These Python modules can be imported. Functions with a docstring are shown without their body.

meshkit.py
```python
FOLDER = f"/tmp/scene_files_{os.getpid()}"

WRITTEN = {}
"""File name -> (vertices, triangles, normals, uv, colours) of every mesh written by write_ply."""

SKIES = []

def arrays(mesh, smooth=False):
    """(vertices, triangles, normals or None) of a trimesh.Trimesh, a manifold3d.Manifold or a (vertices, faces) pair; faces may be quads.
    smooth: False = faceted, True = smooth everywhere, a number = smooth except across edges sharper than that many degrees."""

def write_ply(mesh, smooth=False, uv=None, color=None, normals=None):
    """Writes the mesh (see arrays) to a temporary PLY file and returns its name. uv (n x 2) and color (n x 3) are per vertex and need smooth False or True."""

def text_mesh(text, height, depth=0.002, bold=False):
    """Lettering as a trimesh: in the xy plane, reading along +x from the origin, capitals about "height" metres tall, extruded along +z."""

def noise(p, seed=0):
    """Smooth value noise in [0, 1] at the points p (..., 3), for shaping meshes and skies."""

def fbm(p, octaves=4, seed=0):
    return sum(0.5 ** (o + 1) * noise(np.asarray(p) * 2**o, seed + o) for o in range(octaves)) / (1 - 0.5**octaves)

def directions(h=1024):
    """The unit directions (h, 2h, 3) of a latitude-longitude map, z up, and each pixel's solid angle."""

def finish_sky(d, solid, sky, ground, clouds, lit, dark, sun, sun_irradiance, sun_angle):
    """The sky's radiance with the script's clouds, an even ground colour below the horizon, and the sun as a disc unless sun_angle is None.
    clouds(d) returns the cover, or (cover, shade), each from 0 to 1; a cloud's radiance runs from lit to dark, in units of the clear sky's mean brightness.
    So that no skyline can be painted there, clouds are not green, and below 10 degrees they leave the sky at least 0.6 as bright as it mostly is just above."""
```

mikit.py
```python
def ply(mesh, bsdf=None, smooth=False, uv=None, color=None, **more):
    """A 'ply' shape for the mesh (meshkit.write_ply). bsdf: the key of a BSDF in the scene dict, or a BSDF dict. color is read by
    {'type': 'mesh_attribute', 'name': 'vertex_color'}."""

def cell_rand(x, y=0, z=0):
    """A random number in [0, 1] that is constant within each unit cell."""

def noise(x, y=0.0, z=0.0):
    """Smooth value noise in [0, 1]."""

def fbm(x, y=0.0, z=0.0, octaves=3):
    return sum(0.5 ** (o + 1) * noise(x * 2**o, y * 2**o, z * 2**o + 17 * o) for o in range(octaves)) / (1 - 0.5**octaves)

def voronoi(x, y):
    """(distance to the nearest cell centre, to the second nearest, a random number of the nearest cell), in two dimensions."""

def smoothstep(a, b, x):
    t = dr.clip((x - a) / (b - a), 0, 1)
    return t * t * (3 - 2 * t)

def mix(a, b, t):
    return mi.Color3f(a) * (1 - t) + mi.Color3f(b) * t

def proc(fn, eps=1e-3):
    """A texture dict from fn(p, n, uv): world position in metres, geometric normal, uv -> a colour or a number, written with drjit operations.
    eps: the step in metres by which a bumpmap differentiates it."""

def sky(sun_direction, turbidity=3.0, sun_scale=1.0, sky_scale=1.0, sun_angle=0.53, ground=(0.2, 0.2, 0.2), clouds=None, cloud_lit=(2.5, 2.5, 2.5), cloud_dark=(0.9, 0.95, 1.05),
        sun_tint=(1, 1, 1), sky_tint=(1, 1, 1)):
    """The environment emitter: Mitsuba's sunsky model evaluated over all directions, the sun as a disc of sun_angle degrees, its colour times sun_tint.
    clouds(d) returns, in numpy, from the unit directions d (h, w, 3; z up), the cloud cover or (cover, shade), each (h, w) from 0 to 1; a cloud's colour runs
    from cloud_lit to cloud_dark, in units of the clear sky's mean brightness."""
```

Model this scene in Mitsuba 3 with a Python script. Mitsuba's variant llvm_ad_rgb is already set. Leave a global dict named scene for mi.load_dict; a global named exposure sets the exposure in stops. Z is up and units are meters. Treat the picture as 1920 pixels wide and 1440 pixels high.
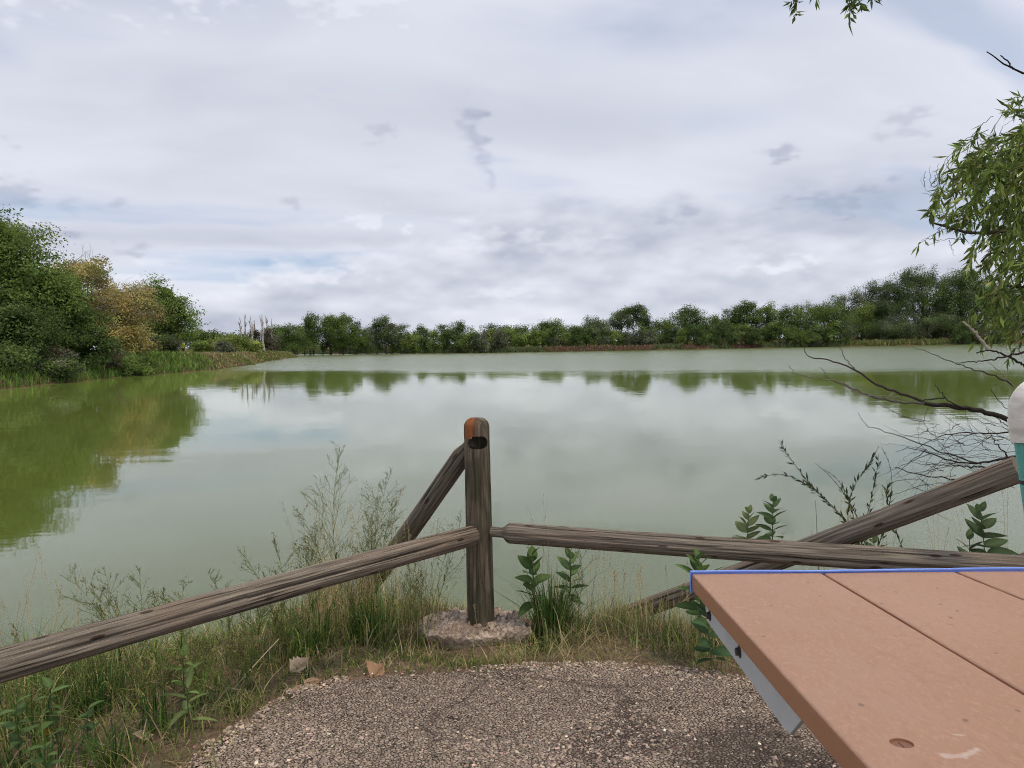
import math
import numpy as np, trimesh, manifold3d, mitsuba as mi, drjit as dr
import mikit, meshkit
from mikit import proc, noise, fbm, voronoi, cell_rand, smoothstep, mix, ply

T = mi.ScalarTransform4f
scene, labels = {}, {}
A = np.array

# ------------------------------------------------------------------ camera
PITCH, ROLL, EYE = math.atan(73 / 1450), math.radians(1.0), 2.2
cam = A([0, 0, EYE])
fwd = A([0, math.cos(PITCH), -math.sin(PITCH)])
up0 = A([math.sin(ROLL), 0, math.cos(ROLL)])
rgt = np.cross(fwd, up0); rgt /= np.linalg.norm(rgt)
upv = np.cross(rgt, fwd)
scene['camera'] = {'type': 'perspective', 'fov': 2 * math.degrees(math.atan(960 / 1450)), 'fov_axis': 'x', 'near_clip': 0.05, 'far_clip': 9000.0,
                   'to_world': T().look_at(origin=cam.tolist(), target=(cam + fwd).tolist(), up=up0.tolist())}


def at(px, py, z):
    """Point seen at photograph pixel (1920 x 1440) at depth z metres."""
    return cam + z * (fwd + (px - 960) / 1450 * rgt - (py - 720) / 1450 * upv)


def hor(px):
    return 647 + (960 - px) * 0.01746


# ------------------------------------------------------------------ sky, exposure
exposure = 1.75


def clouds(d):
    az = np.degrees(np.arctan2(d[..., 0], d[..., 1]))
    el = np.degrees(np.arcsin(np.clip(d[..., 2], -1, 1)))
    k = d[..., 2] + 0.10
    q = np.stack([d[..., 0] / k, d[..., 1] / k, 0 * k], -1)
    c, s = math.cos(0.35), math.sin(0.35)
    r = np.stack([q[..., 0] * c + q[..., 1] * s, -q[..., 0] * s + q[..., 1] * c, 0 * k], -1)
    warp = meshkit.fbm(q * 1.3 + 9, 3, 5) - 0.5
    streak = meshkit.fbm(A([0.55, 2.1, 1]) * r + 3 + 0.9 * warp[..., None], 6, 2)
    soft = meshkit.fbm(q * 1.1 + 31 + 0.5 * warp[..., None], 5, 7)
    dirn = np.stack([az / 16, el / 6.0, 0 * az], -1)
    puff = meshkit.fbm(dirn * 2.0 + 13, 6, 11)
    fine = meshkit.fbm(dirn * 5.0 + 70, 5, 17)

    lift = dirn + A([0, 0.10, 0])
    relief = 3.2 * (puff - meshkit.fbm(lift * 2.0 + 13, 6, 11)) + 1.5 * (fine - meshkit.fbm(lift * 5.0 + 70, 5, 17))

    def blob(a, e, wa, we):
        x, y = (az - a) / wa, (el - e) / we
        return np.exp(-(x * x + y * y))

    sstep = lambda a, b, x: (lambda t: t * t * (3 - 2 * t))(np.clip((x - a) / (b - a), 0, 1))
    cover = 0.93 - 0.42 * sstep(0.47, 0.70, streak) + 0.05 * (soft - 0.5)
    cover -= 0.45 * blob(9, 15.2, 8, 1.1) * sstep(0.35, 0.65, streak + 0.10)
    cover -= 0.26 * blob(11, 21.5, 10, 2.0) * (0.5 + fine) + 0.20 * blob(-27, 24, 14, 3.0) * (0.4 + fine)
    shade = 0.27 + 0.75 * (soft - 0.5) - 1.0 * (streak - 0.5) + 0.25 * blob(-30, 23, 12, 3.5) - 0.20 * blob(0, 12.5, 40, 3.0)
    # band of cumulus low over the lake: pale tops, grey undersides
    edge = 9.0 + 5.5 * (puff - 0.5) + 2.6 * (fine - 0.5) + 0.8 * np.sin(az / 9.0 + 1.2) - 3.2 * blob(-24, 9, 14, 99)
    band = sstep(-0.3, 1.6, edge - el)
    depth = np.clip((edge - el) / 3.6, 0, 1)
    bshade = 0.13 + 0.34 * depth ** 0.8 + 0.8 * (fine - 0.5) + 0.7 * (puff - 0.5) - 0.55 * relief
    shade = shade * (1 - band) + band * bshade
    cover = np.maximum(cover, 0.95 * band)
    gap = blob(-15.0 + 3 * (fine - .5), 5.9 + 1.0 * (puff - .5), 4.2, 0.55)
    cover -= 0.55 * gap * sstep(0.35, 0.6, fine + 0.1)
    # heavier grey cloud to the right, a few small scuds and white heads
    shade += 0.60 * blob(24, 9.0, 9, 3.2) * (0.4 + fine)
    f2 = meshkit.fbm(dirn * 11.0 + 41, 4, 23)
    f3 = meshkit.fbm(dirn * 11.0 + 87, 4, 29)
    def scud(a, e, wa, we, m):
        x = blob(a + wa * 3.4 * (f2 - 0.5), e + we * 3.4 * (f3 - 0.5), wa, we)
        return 0.8 * m * sstep(0.12, 1.0, x * (0.55 + 0.9 * f2))
    for a, e, wa, we, m in ((-2.6, 16.2, 1.0, 0.9, .40), (-2.5, 15.2, 0.9, 0.9, .36), (-2.3, 14.2, 0.9, 1.1, .38), (-1.8, 13.2, 0.7, 1.0, .34), (-1.4, 12.2, 0.4, 0.9, .28), (-9.0, 14.9, 1.3, .5, .40), (-15.6, 9.9, 1.0, .5, .40), (-25.6, 6.7, .9, .6, .6), (-29.0, 9.6, 1.2, .45, .4), (-27.3, 9.5, .8, .4, .4),
                            (19.2, 12.8, 1.7, .6, .7), (26.5, 13.5, 1.3, 1.2, .42), (-33.5, 9.4, 2.2, 1.7, .6), (-33, 7.8, 2.6, 1.2, .5), (22, 9.2, 3, .8, .4), (12, 8.6, 2, .6, .35)):
        shade += scud(a, e, wa, we, m)
    for a, e, wa, we, m in ((-10.3, 9.1, 1.9, .6, .7), (-22.0, 23.4, 2.4, 1.8, .55), (-28.5, 22.7, 2.6, 1.5, .5), (-33, 22.2, 2.0, 1.8, .5), (-12, 24.3, 3.2, 1.8, .5), (18.0, 5.2, 2.2, .55, .55), (-1, 7.6, 2.0, .9, .40), (-22, 5.4, 4.0, .7, .5), (-13.5, 5.2, 2.8, .55, .55), (0.0, 3.6, 2.4, .4, .45), (4, 7.2, 2.5, .6, .3)):
        w = scud(a, e, wa, we, m)
        shade -= w; cover = np.maximum(cover, 0.95 * np.clip(w * 1.6, 0, 1))
    return np.clip(cover, 0.2, 0.985), np.clip(shade, 0, 1)


SUN = A([0.35, -0.25, 1.0])
scene['sky'] = mikit.sky(SUN.tolist(), turbidity=3.5, sun_scale=0.30, sky_scale=1.0, sun_angle=12, ground=(0.12, 0.13, 0.09), clouds=clouds,
                         cloud_lit=(2.54, 2.58, 2.82), cloud_dark=(1.40, 1.50, 1.80))

# ------------------------------------------------------------------ materials
def bsdf(name, d, two=True):
    scene[name] = {'type': 'twosided', 'b': d} if two else d
    return name


def rgb(*c):
    return {'type': 'rgb', 'value': list(c)}


VC = {'type': 'mesh_attribute', 'name': 'vertex_color'}
bsdf('leafage', {'type': 'principledthin', 'base_color': VC, 'roughness': 0.55, 'diff_trans': 0.7, 'eta': 1.35}, False)
bsdf('glossleaf', {'type': 'principledthin', 'base_color': VC, 'roughness': 0.55, 'diff_trans': 0.6, 'eta': 1.4}, False)
bsdf('twig', {'type': 'diffuse', 'reflectance': VC})
bsdf('stone', {'type': 'diffuse', 'reflectance': VC})


def f_bark(p, n, uv):
    a = fbm(p.x * 3, p.y * 3, p.z * 1.2, 4)
    return mix((0.085, 0.070, 0.055), (0.20, 0.175, 0.145), a)


bsdf('bark', {'type': 'diffuse', 'reflectance': proc(f_bark)})


def f_ground(p, n, uv):
    r = dr.sqrt(p.x * p.x + p.y * p.y)
    a = fbm(p.x * 2.3, p.y * 2.3, 0, 4)
    b = fbm(p.x * 17, p.y * 17, 3, 3)
    near = mix((0.11, 0.076, 0.056), (0.25, 0.18, 0.13), a * 0.6 + b * 0.4)
    near = mix(near, (0.24, 0.20, 0.12), smoothstep(0.58, 0.75, b) * 0.6)
    g = fbm(p.x * 0.12, p.y * 0.12, 5, 4)
    far = mix((0.055, 0.075, 0.022), (0.17, 0.14, 0.065), smoothstep(0.35, 0.65, g))
    far = mix((0.13, 0.09, 0.055), far, smoothstep(0.25, 0.8, p.z))
    return mix(near, far, smoothstep(9, 18, r))


def b_ground(p, n, uv):
    return 0.035 * fbm(p.x * 9, p.y * 9, 1, 4)


bsdf('soil', {'type': 'bumpmap', 'arbitrary': proc(b_ground), 'scale': 1.0, 'bsdf': {'type': 'diffuse', 'reflectance': proc(f_ground)}})


def f_path(p, n, uv):
    d1, d2, w = voronoi(p.x * 70, p.y * 70)
    chip = mix((0.21, 0.165, 0.128), (0.48, 0.39, 0.31), w)
    stain = smoothstep(0.50, 0.66, fbm(p.x * 2.2 + 4, p.y * 2.2, 0, 4))
    c = mix((0.048, 0.037, 0.032), chip, smoothstep(0.05, 0.30, d2 - d1))
    c = mix(c, (0.05, 0.040, 0.036), stain * 0.55)
    k1, k2, kw = voronoi(p.x * 1.3 + 0.35 * fbm(p.x * 4, p.y * 4, 2, 3), p.y * 1.7 + 0.35 * fbm(p.x * 4, p.y * 4, 8, 3))
    return mix(c, (0.035, 0.028, 0.025), smoothstep(0.07, 0.008, k2 - k1) * 0.45 * smoothstep(0.40, 0.62, fbm(p.x * 3.1 + 7, p.y * 3.1, 4, 3)))


def b_path(p, n, uv):
    d1, d2, w = voronoi(p.x * 70, p.y * 70)
    return 0.004 * smoothstep(0.0, 0.35, d2 - d1)


bsdf('chipseal', {'type': 'bumpmap', 'arbitrary': proc(b_path, 5e-4), 'scale': 1.0, 'bsdf': {'type': 'diffuse', 'reflectance': proc(f_path)}})


def f_rough(p, n, uv):
    s = p.y + 0.55 * p.x - 75 + 9 * (fbm(p.x * 0.05, p.y * 0.1, 0, 3) - 0.5) + 8 * (fbm(p.x * 0.22, p.y * 0.8, 3, 2) - 0.5)
    calm = smoothstep(-25, -42, p.x - 0.06 * (p.y - 60)) * smoothstep(115, 85, p.y)
    return 0.02 + 0.25 * smoothstep(-24, 4, s) * (1 - calm)


def b_water(p, n, uv):
    s = p.y + 0.55 * p.x - 75
    wind = smoothstep(-5, 6, s)
    r = dr.sqrt(p.x * p.x + p.y * p.y)
    calm = 0.0026 * fbm(p.x * 0.75, p.y * 1.6, 0, 2) + 0.00035 * noise(p.x * 6, p.y * 10, 2) * smoothstep(0.5, 0.7, noise(p.x * 0.13, p.y * 0.2, 7))
    chop = 0.010 * fbm(p.x * 1.1, p.y * 2.0, 4, 3)
    return calm + chop * wind


bsdf('pondwater', {'type': 'bumpmap', 'arbitrary': proc(b_water, 0.02), 'scale': 1.0,
                   'bsdf': {'type': 'principled', 'base_color': rgb(0.086, 0.112, 0.024), 'roughness': proc(f_rough), 'eta': 1.48}})


def wood_color(u, v, gray=1.0):
    """u along the grain in metres, v around in metres."""
    w = 0.004 * (fbm(u * 5, v * 20, 15, 2) - 0.5)
    v = v + w
    g1 = fbm(u * 2.2, v * 95, 1, 4)
    g2 = fbm(u * 7, v * 330, 8, 2)
    blot = fbm(u * 2.6, v * 9, 3, 3)
    c = mix((0.105, 0.088, 0.070), (0.315, 0.270, 0.215), smoothstep(0.2, 0.8, g1 * 0.4 + g2 * 0.6))
    c = mix(c, (0.21, 0.155, 0.115), smoothstep(0.52, 0.72, blot) * 0.45)
    c = c * (0.82 + 0.36 * fbm(u * 1.3, v * 16, 31, 3))
    chk = smoothstep(0.68, 0.74, fbm(u * 1.6, v * 90, 21, 3))
    c = c * (1 - 0.65 * chk)
    kn = voronoi(u * 2.6, v * 9.0)
    return mix(c, (0.05, 0.036, 0.028), smoothstep(0.085, 0.05, kn[0]) * 0.85)


def f_rail(p, n, uv):
    return wood_color(uv.x, uv.y)


def b_rail(p, n, uv):
    return 0.0013 * fbm(uv.x * 2.6, uv.y * 190, 1, 3) - 0.003 * smoothstep(0.68, 0.75, fbm(uv.x * 1.6, uv.y * 90, 21, 3))


bsdf('railwood', {'type': 'bumpmap', 'arbitrary': proc(b_rail, 6e-4), 'scale': 1.0, 'bsdf': {'type': 'diffuse', 'reflectance': proc(f_rail)}})


def f_post(p, n, uv):
    g1 = fbm(p.x * 70, p.y * 70, p.z * 2.2, 4)
    g2 = fbm(p.x * 190, p.y * 190, p.z * 5, 2)
    c = mix((0.060, 0.050, 0.036), (0.235, 0.195, 0.142), smoothstep(0.25, 0.78, g1 * 0.6 + g2 * 0.4))
    c = mix(c, (0.050, 0.055, 0.034), smoothstep(0.50, 0.66, fbm(p.x * 9, p.y * 9, p.z * 4, 3)) * 0.55)
    c = mix(c, (0.025, 0.020, 0.016), smoothstep(0.69, 0.75, fbm(p.x * 42, p.y * 42, p.z * 1.6 + 9, 3)) * 0.55)
    e = 0.012 * (fbm(p.x * 60, p.z * 14, 2, 3) - 0.5)
    top = smoothstep(1.682, 1.690, p.z + e)
    c = mix(c, (0.16, 0.075, 0.045), top * smoothstep(-0.192, -0.204, p.x + 1.5 * e) * 0.7)
    bare = top * smoothstep(-0.212, -0.220, p.x + 0.8 * e) * smoothstep(-0.268, -0.260, p.x + e)
    return mix(c, mix((0.20, 0.070, 0.030), (0.36, 0.145, 0.065), g1), bare)


def b_post(p, n, uv):
    return 0.002 * fbm(p.x * 110, p.y * 110, p.z * 2.5, 3) - 0.004 * smoothstep(0.68, 0.75, fbm(p.x * 42, p.y * 42, p.z * 1.6 + 9, 3))


bsdf('postwood', {'type': 'bumpmap', 'arbitrary': proc(b_post, 6e-4), 'scale': 1.0, 'bsdf': {'type': 'diffuse', 'reflectance': proc(f_post)}})


def f_concrete(p, n, uv):
    a = fbm(p.x * 70, p.y * 70, p.z * 70, 3)
    b = fbm(p.x * 9, p.y * 9, p.z * 9, 3)
    c = mix((0.27, 0.205, 0.16), (0.60, 0.49, 0.405), smoothstep(0.25, 0.7, a))
    return mix(c, (0.17, 0.12, 0.095), smoothstep(0.52, 0.7, b) * 0.6)


def b_concrete(p, n, uv):
    return 0.010 * fbm(p.x * 70, p.y * 70, p.z * 60, 3)


bsdf('concrete', {'type': 'bumpmap', 'arbitrary': proc(b_concrete, 1e-3), 'scale': 1.0, 'bsdf': {'type': 'diffuse', 'reflectance': proc(f_concrete)}})


def f_board(p, n, uv):
    big = fbm(p.x * 4, p.y * 2.2, 1, 4)
    c = mix((0.335, 0.186, 0.112), (0.395, 0.230, 0.148), big)
    sp = fbm(p.x * 330, p.y * 130, 5, 3)
    c = mix(c, (0.48, 0.29, 0.21), smoothstep(0.55, 0.75, sp) * 0.3)
    c = mix(c, (0.31, 0.165, 0.11), smoothstep(0.42, 0.25, fbm(p.x * 150, p.y * 60, 9, 4)) * 0.3)
    c = mix(c, (0.38, 0.225, 0.16), smoothstep(0.50, 0.68, fbm(p.x * 26, p.y * 13, 12, 4)) * 0.3)
    d1, d2, w = voronoi(p.x * 14, p.y * 10)
    c = mix(c, (0.15, 0.09, 0.065), smoothstep(0.06, 0.02, d1 + 0.04 * (noise(p.x * 130, p.y * 130) - 0.5)) * smoothstep(0.62, 0.68, w) * 0.7)
    # scuffed pale marks on the nearest board
    def scuff(x0, y0, x1, y1, wd):
        ex, ey = x1 - x0, y1 - y0
        L2 = ex * ex + ey * ey
        t = dr.clip(((p.x - x0) * ex + (p.y - y0) * ey) / L2, 0, 1)
        dd = dr.sqrt(dr.square(p.x - x0 - t * ex) + dr.square(p.y - y0 - t * ey + 0.006 * dr.sin(t * 3.14)))
        return smoothstep(wd, wd * 0.25, dd + 0.008 * (noise(p.x * 150, p.y * 150, 1) - 0.4)) * (0.35 + 0.5 * noise(p.x * 70, p.y * 70))
    c = mix(c, (0.70, 0.62, 0.57), scuff(SC[0][0], SC[0][1], SC[1][0], SC[1][1], 0.006) * 0.55)
    c = mix(c, (0.70, 0.62, 0.57), scuff(SC[2][0], SC[2][1], SC[3][0], SC[3][1], 0.009) * 0.6)
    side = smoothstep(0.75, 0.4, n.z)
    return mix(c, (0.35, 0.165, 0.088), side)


def b_board(p, n, uv):
    return 0.0006 * fbm(p.x * 150, p.y * 60, p.z * 150, 3)


SC = [at(1775, 1382, 0.90), at(1802, 1392, 0.885), at(1775, 1432, 0.835), at(1830, 1418, 0.85)]
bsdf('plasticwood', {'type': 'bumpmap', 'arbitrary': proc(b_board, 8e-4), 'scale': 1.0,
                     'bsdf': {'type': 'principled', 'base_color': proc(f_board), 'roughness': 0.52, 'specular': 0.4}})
bsdf('plugplastic', {'type': 'principled', 'base_color': rgb(0.20, 0.088, 0.052), 'roughness': 0.5})
bsdf('tapeblue', {'type': 'principled', 'base_color': rgb(0.20, 0.33, 0.86), 'roughness': 0.38})


def f_steel(p, n, uv):
    a = fbm(p.x * 12, p.y * 12, p.z * 12, 4)
    return mix((0.36, 0.375, 0.365), (0.48, 0.49, 0.48), a)


bsdf('greysteel', {'type': 'principled', 'base_color': proc(f_steel), 'roughness': 0.5})
bsdf('darksteel', {'type': 'principled', 'base_color': rgb(0.075, 0.07, 0.065), 'roughness': 0.45, 'metallic': 0.6})


def f_pvc(p, n, uv):
    a = fbm(p.x * 9, p.y * 9, p.z * 22, 4)
    return mix((0.78, 0.73, 0.65), (0.60, 0.55, 0.47), smoothstep(0.5, 0.75, a))


def f_teal(p, n, uv):
    a = fbm(p.x * 14, p.y * 14, p.z * 6, 4)
    return mix((0.085, 0.34, 0.285), (0.13, 0.42, 0.36), a)


bsdf('pvcwhite', {'type': 'principled', 'base_color': proc(f_pvc), 'roughness': 0.42})
bsdf('pvcteal', {'type': 'principled', 'base_color': proc(f_teal), 'roughness': 0.4})
bsdf('vest', {'type': 'diffuse', 'reflectance': rgb(0.75, 0.80, 0.03)})
bsdf('skin', {'type': 'diffuse', 'reflectance': rgb(0.40, 0.25, 0.18)})
bsdf('darkcloth', {'type': 'diffuse', 'reflectance': rgb(0.035, 0.038, 0.05)})

# ------------------------------------------------------------------ helpers
def numbered(base, taken=None):
    taken = labels if taken is None else taken
    if base not in taken and base not in scene:
        return base
    i = 1
    while f'{base}_{i:03d}' in taken or f'{base}_{i:03d}' in scene:
        i += 1
    return f'{base}_{i:03d}'


def thing(name, label, cat, group=None, kind=None):
    key = numbered(name)
    labels[key] = {'label': label}
    if cat: labels[key]['category'] = cat
    if group: labels[key]['group'] = group
    if kind: labels[key]['kind'] = kind
    return key


def part(parent, name, shape, label=None, kind=None):
    key = parent + '__' + name
    if key in scene:
        i = 1
        while f'{key}_{i:03d}' in scene: i += 1
        key = f'{key}_{i:03d}'
    scene[key] = shape
    if label or kind:
        labels[key] = {}
        if label: labels[key]['label'] = label
        if kind: labels[key]['kind'] = kind
    return key


class Acc:
    """Collects vertices, faces and vertex colours into one mesh."""
    def __init__(s): s.v, s.f, s.c, s.n = [], [], [], 0

    def add(s, v, f, c):
        v = np.asarray(v, float).reshape(-1, 3)
        c = np.broadcast_to(np.asarray(c, float), v.shape)
        s.v.append(v); s.f.append(np.asarray(f) + s.n); s.c.append(c); s.n += len(v)

    def shape(s, mat, smooth=False):
        v, f, c = np.vstack(s.v), np.vstack(s.f), np.vstack(s.c)
        return ply(trimesh.Trimesh(v, f, process=False), mat, smooth=smooth, color=np.clip(c, 0.003, 0.95))


def unit(v):
    return v / (np.linalg.norm(v, axis=-1, keepdims=True) + 1e-12)


def rand_dir(rng, n):
    return unit(rng.normal(size=(n, 3)))


def leaves(acc, P, D, N, L, W, col, fold=0.0):
    """Rhombic leaves: base P, long axis D, rough normal N, length L, width W; arrays of n."""
    n = len(P)
    D = unit(D); S = unit(np.cross(D, N)); Nn = np.cross(S, D)
    L = np.broadcast_to(L, n)[:, None]; W = np.broadcast_to(W, n)[:, None]
    m = P + D * L * 0.45 - Nn * L * fold
    v = np.stack([P, m + S * W / 2, P + D * L, m - S * W / 2], 1)
    i = np.arange(n)[:, None] * 4
    f = np.vstack([i + [0, 1, 2], i + [0, 2, 3]])
    acc.add(v, f, np.repeat(np.broadcast_to(col, (n, 3)), 4, 0))


def blades(acc, P, H, lean, bend, W, col, segs=3, tipcol=None):
    """Grass blades as bent tapering ribbons. P (n,3) base, H height, lean (n,2) horizontal offset of the tip in metres, bend = sag."""
    n = len(P)
    H = np.broadcast_to(H, n); W = np.broadcast_to(W, n); col = np.broadcast_to(col, (n, 3))
    side = unit(np.stack([-lean[:, 1], lean[:, 0], np.zeros(n)], 1) + 1e-6)
    rows, cols = [], []
    for k in range(segs + 1):
        t = k / segs
        c = P + np.stack([lean[:, 0] * t ** 1.8, lean[:, 1] * t ** 1.8, H * (t - bend * t ** 3)], 1)
        w = W * (1 - t ** 1.5) * 0.5
        cc = col if tipcol is None else col * (1 - t) + np.broadcast_to(tipcol, (n, 3)) * t
        if k < segs:
            rows += [c - side * w[:, None], c + side * w[:, None]]; cols += [cc, cc]
        else:
            rows += [c]; cols += [cc]
    v = np.stack(rows, 1); m = v.shape[1]
    i = np.arange(n)[:, None] * m
    f = []
    for k in range(segs - 1):
        a = 2 * k
        f += [i + [a, a + 1, a + 3], i + [a, a + 3, a + 2]]
    a = 2 * (segs - 1)
    f.append(i + [a, a + 1, a + 2])
    acc.add(v, np.vstack(f), np.stack(cols, 1).reshape(-1, 3))


def tube(acc, pts, r, col, sides=5):
    pts = np.asarray(pts, float)
    t = np.gradient(pts, axis=0); t = unit(t)
    a = np.cross(t, A([0.3, 0.2, 0.93])); a = unit(a); b = np.cross(t, a)
    ang = np.arange(sides) * 2 * np.pi / sides
    r = np.broadcast_to(r, len(pts))
    v = pts[:, None] + r[:, None, None] * (np.cos(ang)[None, :, None] * a[:, None] + np.sin(ang)[None, :, None] * b[:, None])
    i, j = np.meshgrid(np.arange(len(pts) - 1), np.arange(sides), indexing='ij')
    q = np.stack([i * sides + j, i * sides + (j + 1) % sides, (i + 1) * sides + (j + 1) % sides, (i + 1) * sides + j], -1).reshape(-1, 4)
    f = np.vstack([q[:, [0, 1, 2]], q[:, [0, 2, 3]]])
    v = v.reshape(-1, 3)
    k = len(v)
    v = np.vstack([v, pts[-1] + t[-1] * r[-1] * 0.5, pts[0]])
    l = np.arange(sides); e = (len(pts) - 1) * sides
    f = np.vstack([f, np.stack([e + l, e + (l + 1) % sides, 0 * l + k], 1), np.stack([(l + 1) % sides, l, 0 * l + k + 1], 1)])
    acc.add(v, f, col)


def curve(a, b, sag, n=7, rng=None, wob=0.0):
    """Points from a to b with an offset vector sag at the middle and optional wobble."""
    t = np.linspace(0, 1, n)[:, None]
    p = a * (1 - t) + b * t + np.asarray(sag) * 4 * t * (1 - t)
    if rng is not None and wob:
        w = rng.normal(size=(n, 3)) * wob; w[0] = 0; w[-1] *= 0.5
        p = p + w
    return p


def spline(pts, n):
    from scipy.interpolate import CubicSpline
    pts = np.asarray(pts, float)
    s = np.r_[0, np.cumsum(np.linalg.norm(np.diff(pts, axis=0), axis=1))]
    if len(pts) == 2:
        return pts[0] + np.linspace(0, 1, n)[:, None] * (pts[1] - pts[0])
    return CubicSpline(s, pts)(np.linspace(0, s[-1], n))


def box_mesh(ex, ey, ez, bevel=0.0):
    m = manifold3d.Manifold.cube([ex - 2 * bevel, ey - 2 * bevel, ez - 2 * bevel], True)
    if bevel:
        s = manifold3d.Manifold.sphere(bevel, 12)
        c = [(sx * (ex / 2 - bevel), sy * (ey / 2 - bevel), sz * (ez / 2 - bevel)) for sx in (-1, 1) for sy in (-1, 1) for sz in (-1, 1)]
        m = manifold3d.Manifold.batch_hull([s.translate(list(k)) for k in c])
    return m


def to_tri(m, M=None):
    k = m.to_mesh()
    t = trimesh.Trimesh(np.array(k.vert_properties[:, :3], float), np.array(k.tri_verts), process=False)
    if M is not None: t.apply_transform(M)
    return t


def frame(o, x, y, z):
    M = np.eye(4); M[:3, 0], M[:3, 1], M[:3, 2], M[:3, 3] = x, y, z, o
    return M

# ------------------------------------------------------------------ the lake and the land
near_shore = [(-28, 20), (-16, 6), (-8, 3.6), (-4.6, 3.8), (-3.3, 4.3), (-2.6, 4.85), (-1.75, 5.6), (-0.8, 6.0), (0.45, 5.55), (1.1, 5.45), (2.0, 5.6), (2.8, 6.1), (3.6, 6.8), (5, 7.6), (6.5, 7.2), (9, 5.5), (20, 5)]
far_shore = [(60, 20), (120, 60), (160, 150), (150, 232), (135, 233), (115, 231), (99, 231), (85, 234), (71, 233), (55, 229), (37, 225), (18, 227), (0, 228), (-25, 252), (-50, 277), (-82, 300), (-78, 250)]
left_shore = [(-55, 199), (-47, 150), (-36.9, 108), (-34.6, 92), (-33.4, 80.8), (-34.3, 66.5), (-33.0, 58), (-32.5, 52.8), (-31.9, 48.2), (-30, 38)]
raw = A(near_shore + far_shore + left_shore, float)
rng = np.random.default_rng(3)
lake = []
for i in range(len(raw)):
    a, b = raw[i], raw[(i + 1) % len(raw)]
    L = np.linalg.norm(b - a); m = max(1, int(L / max(0.35, 0.03 * np.linalg.norm(a))))
    nrm = A([-(b - a)[1], (b - a)[0]]) / L
    for k in range(m):
        p = a + (b - a) * k / m
        j = 0.0 if k == 0 else rng.normal() * min(0.1 * L / m, 0.9)
        lake.append(p + nrm * j)
lake = A(lake)


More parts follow.
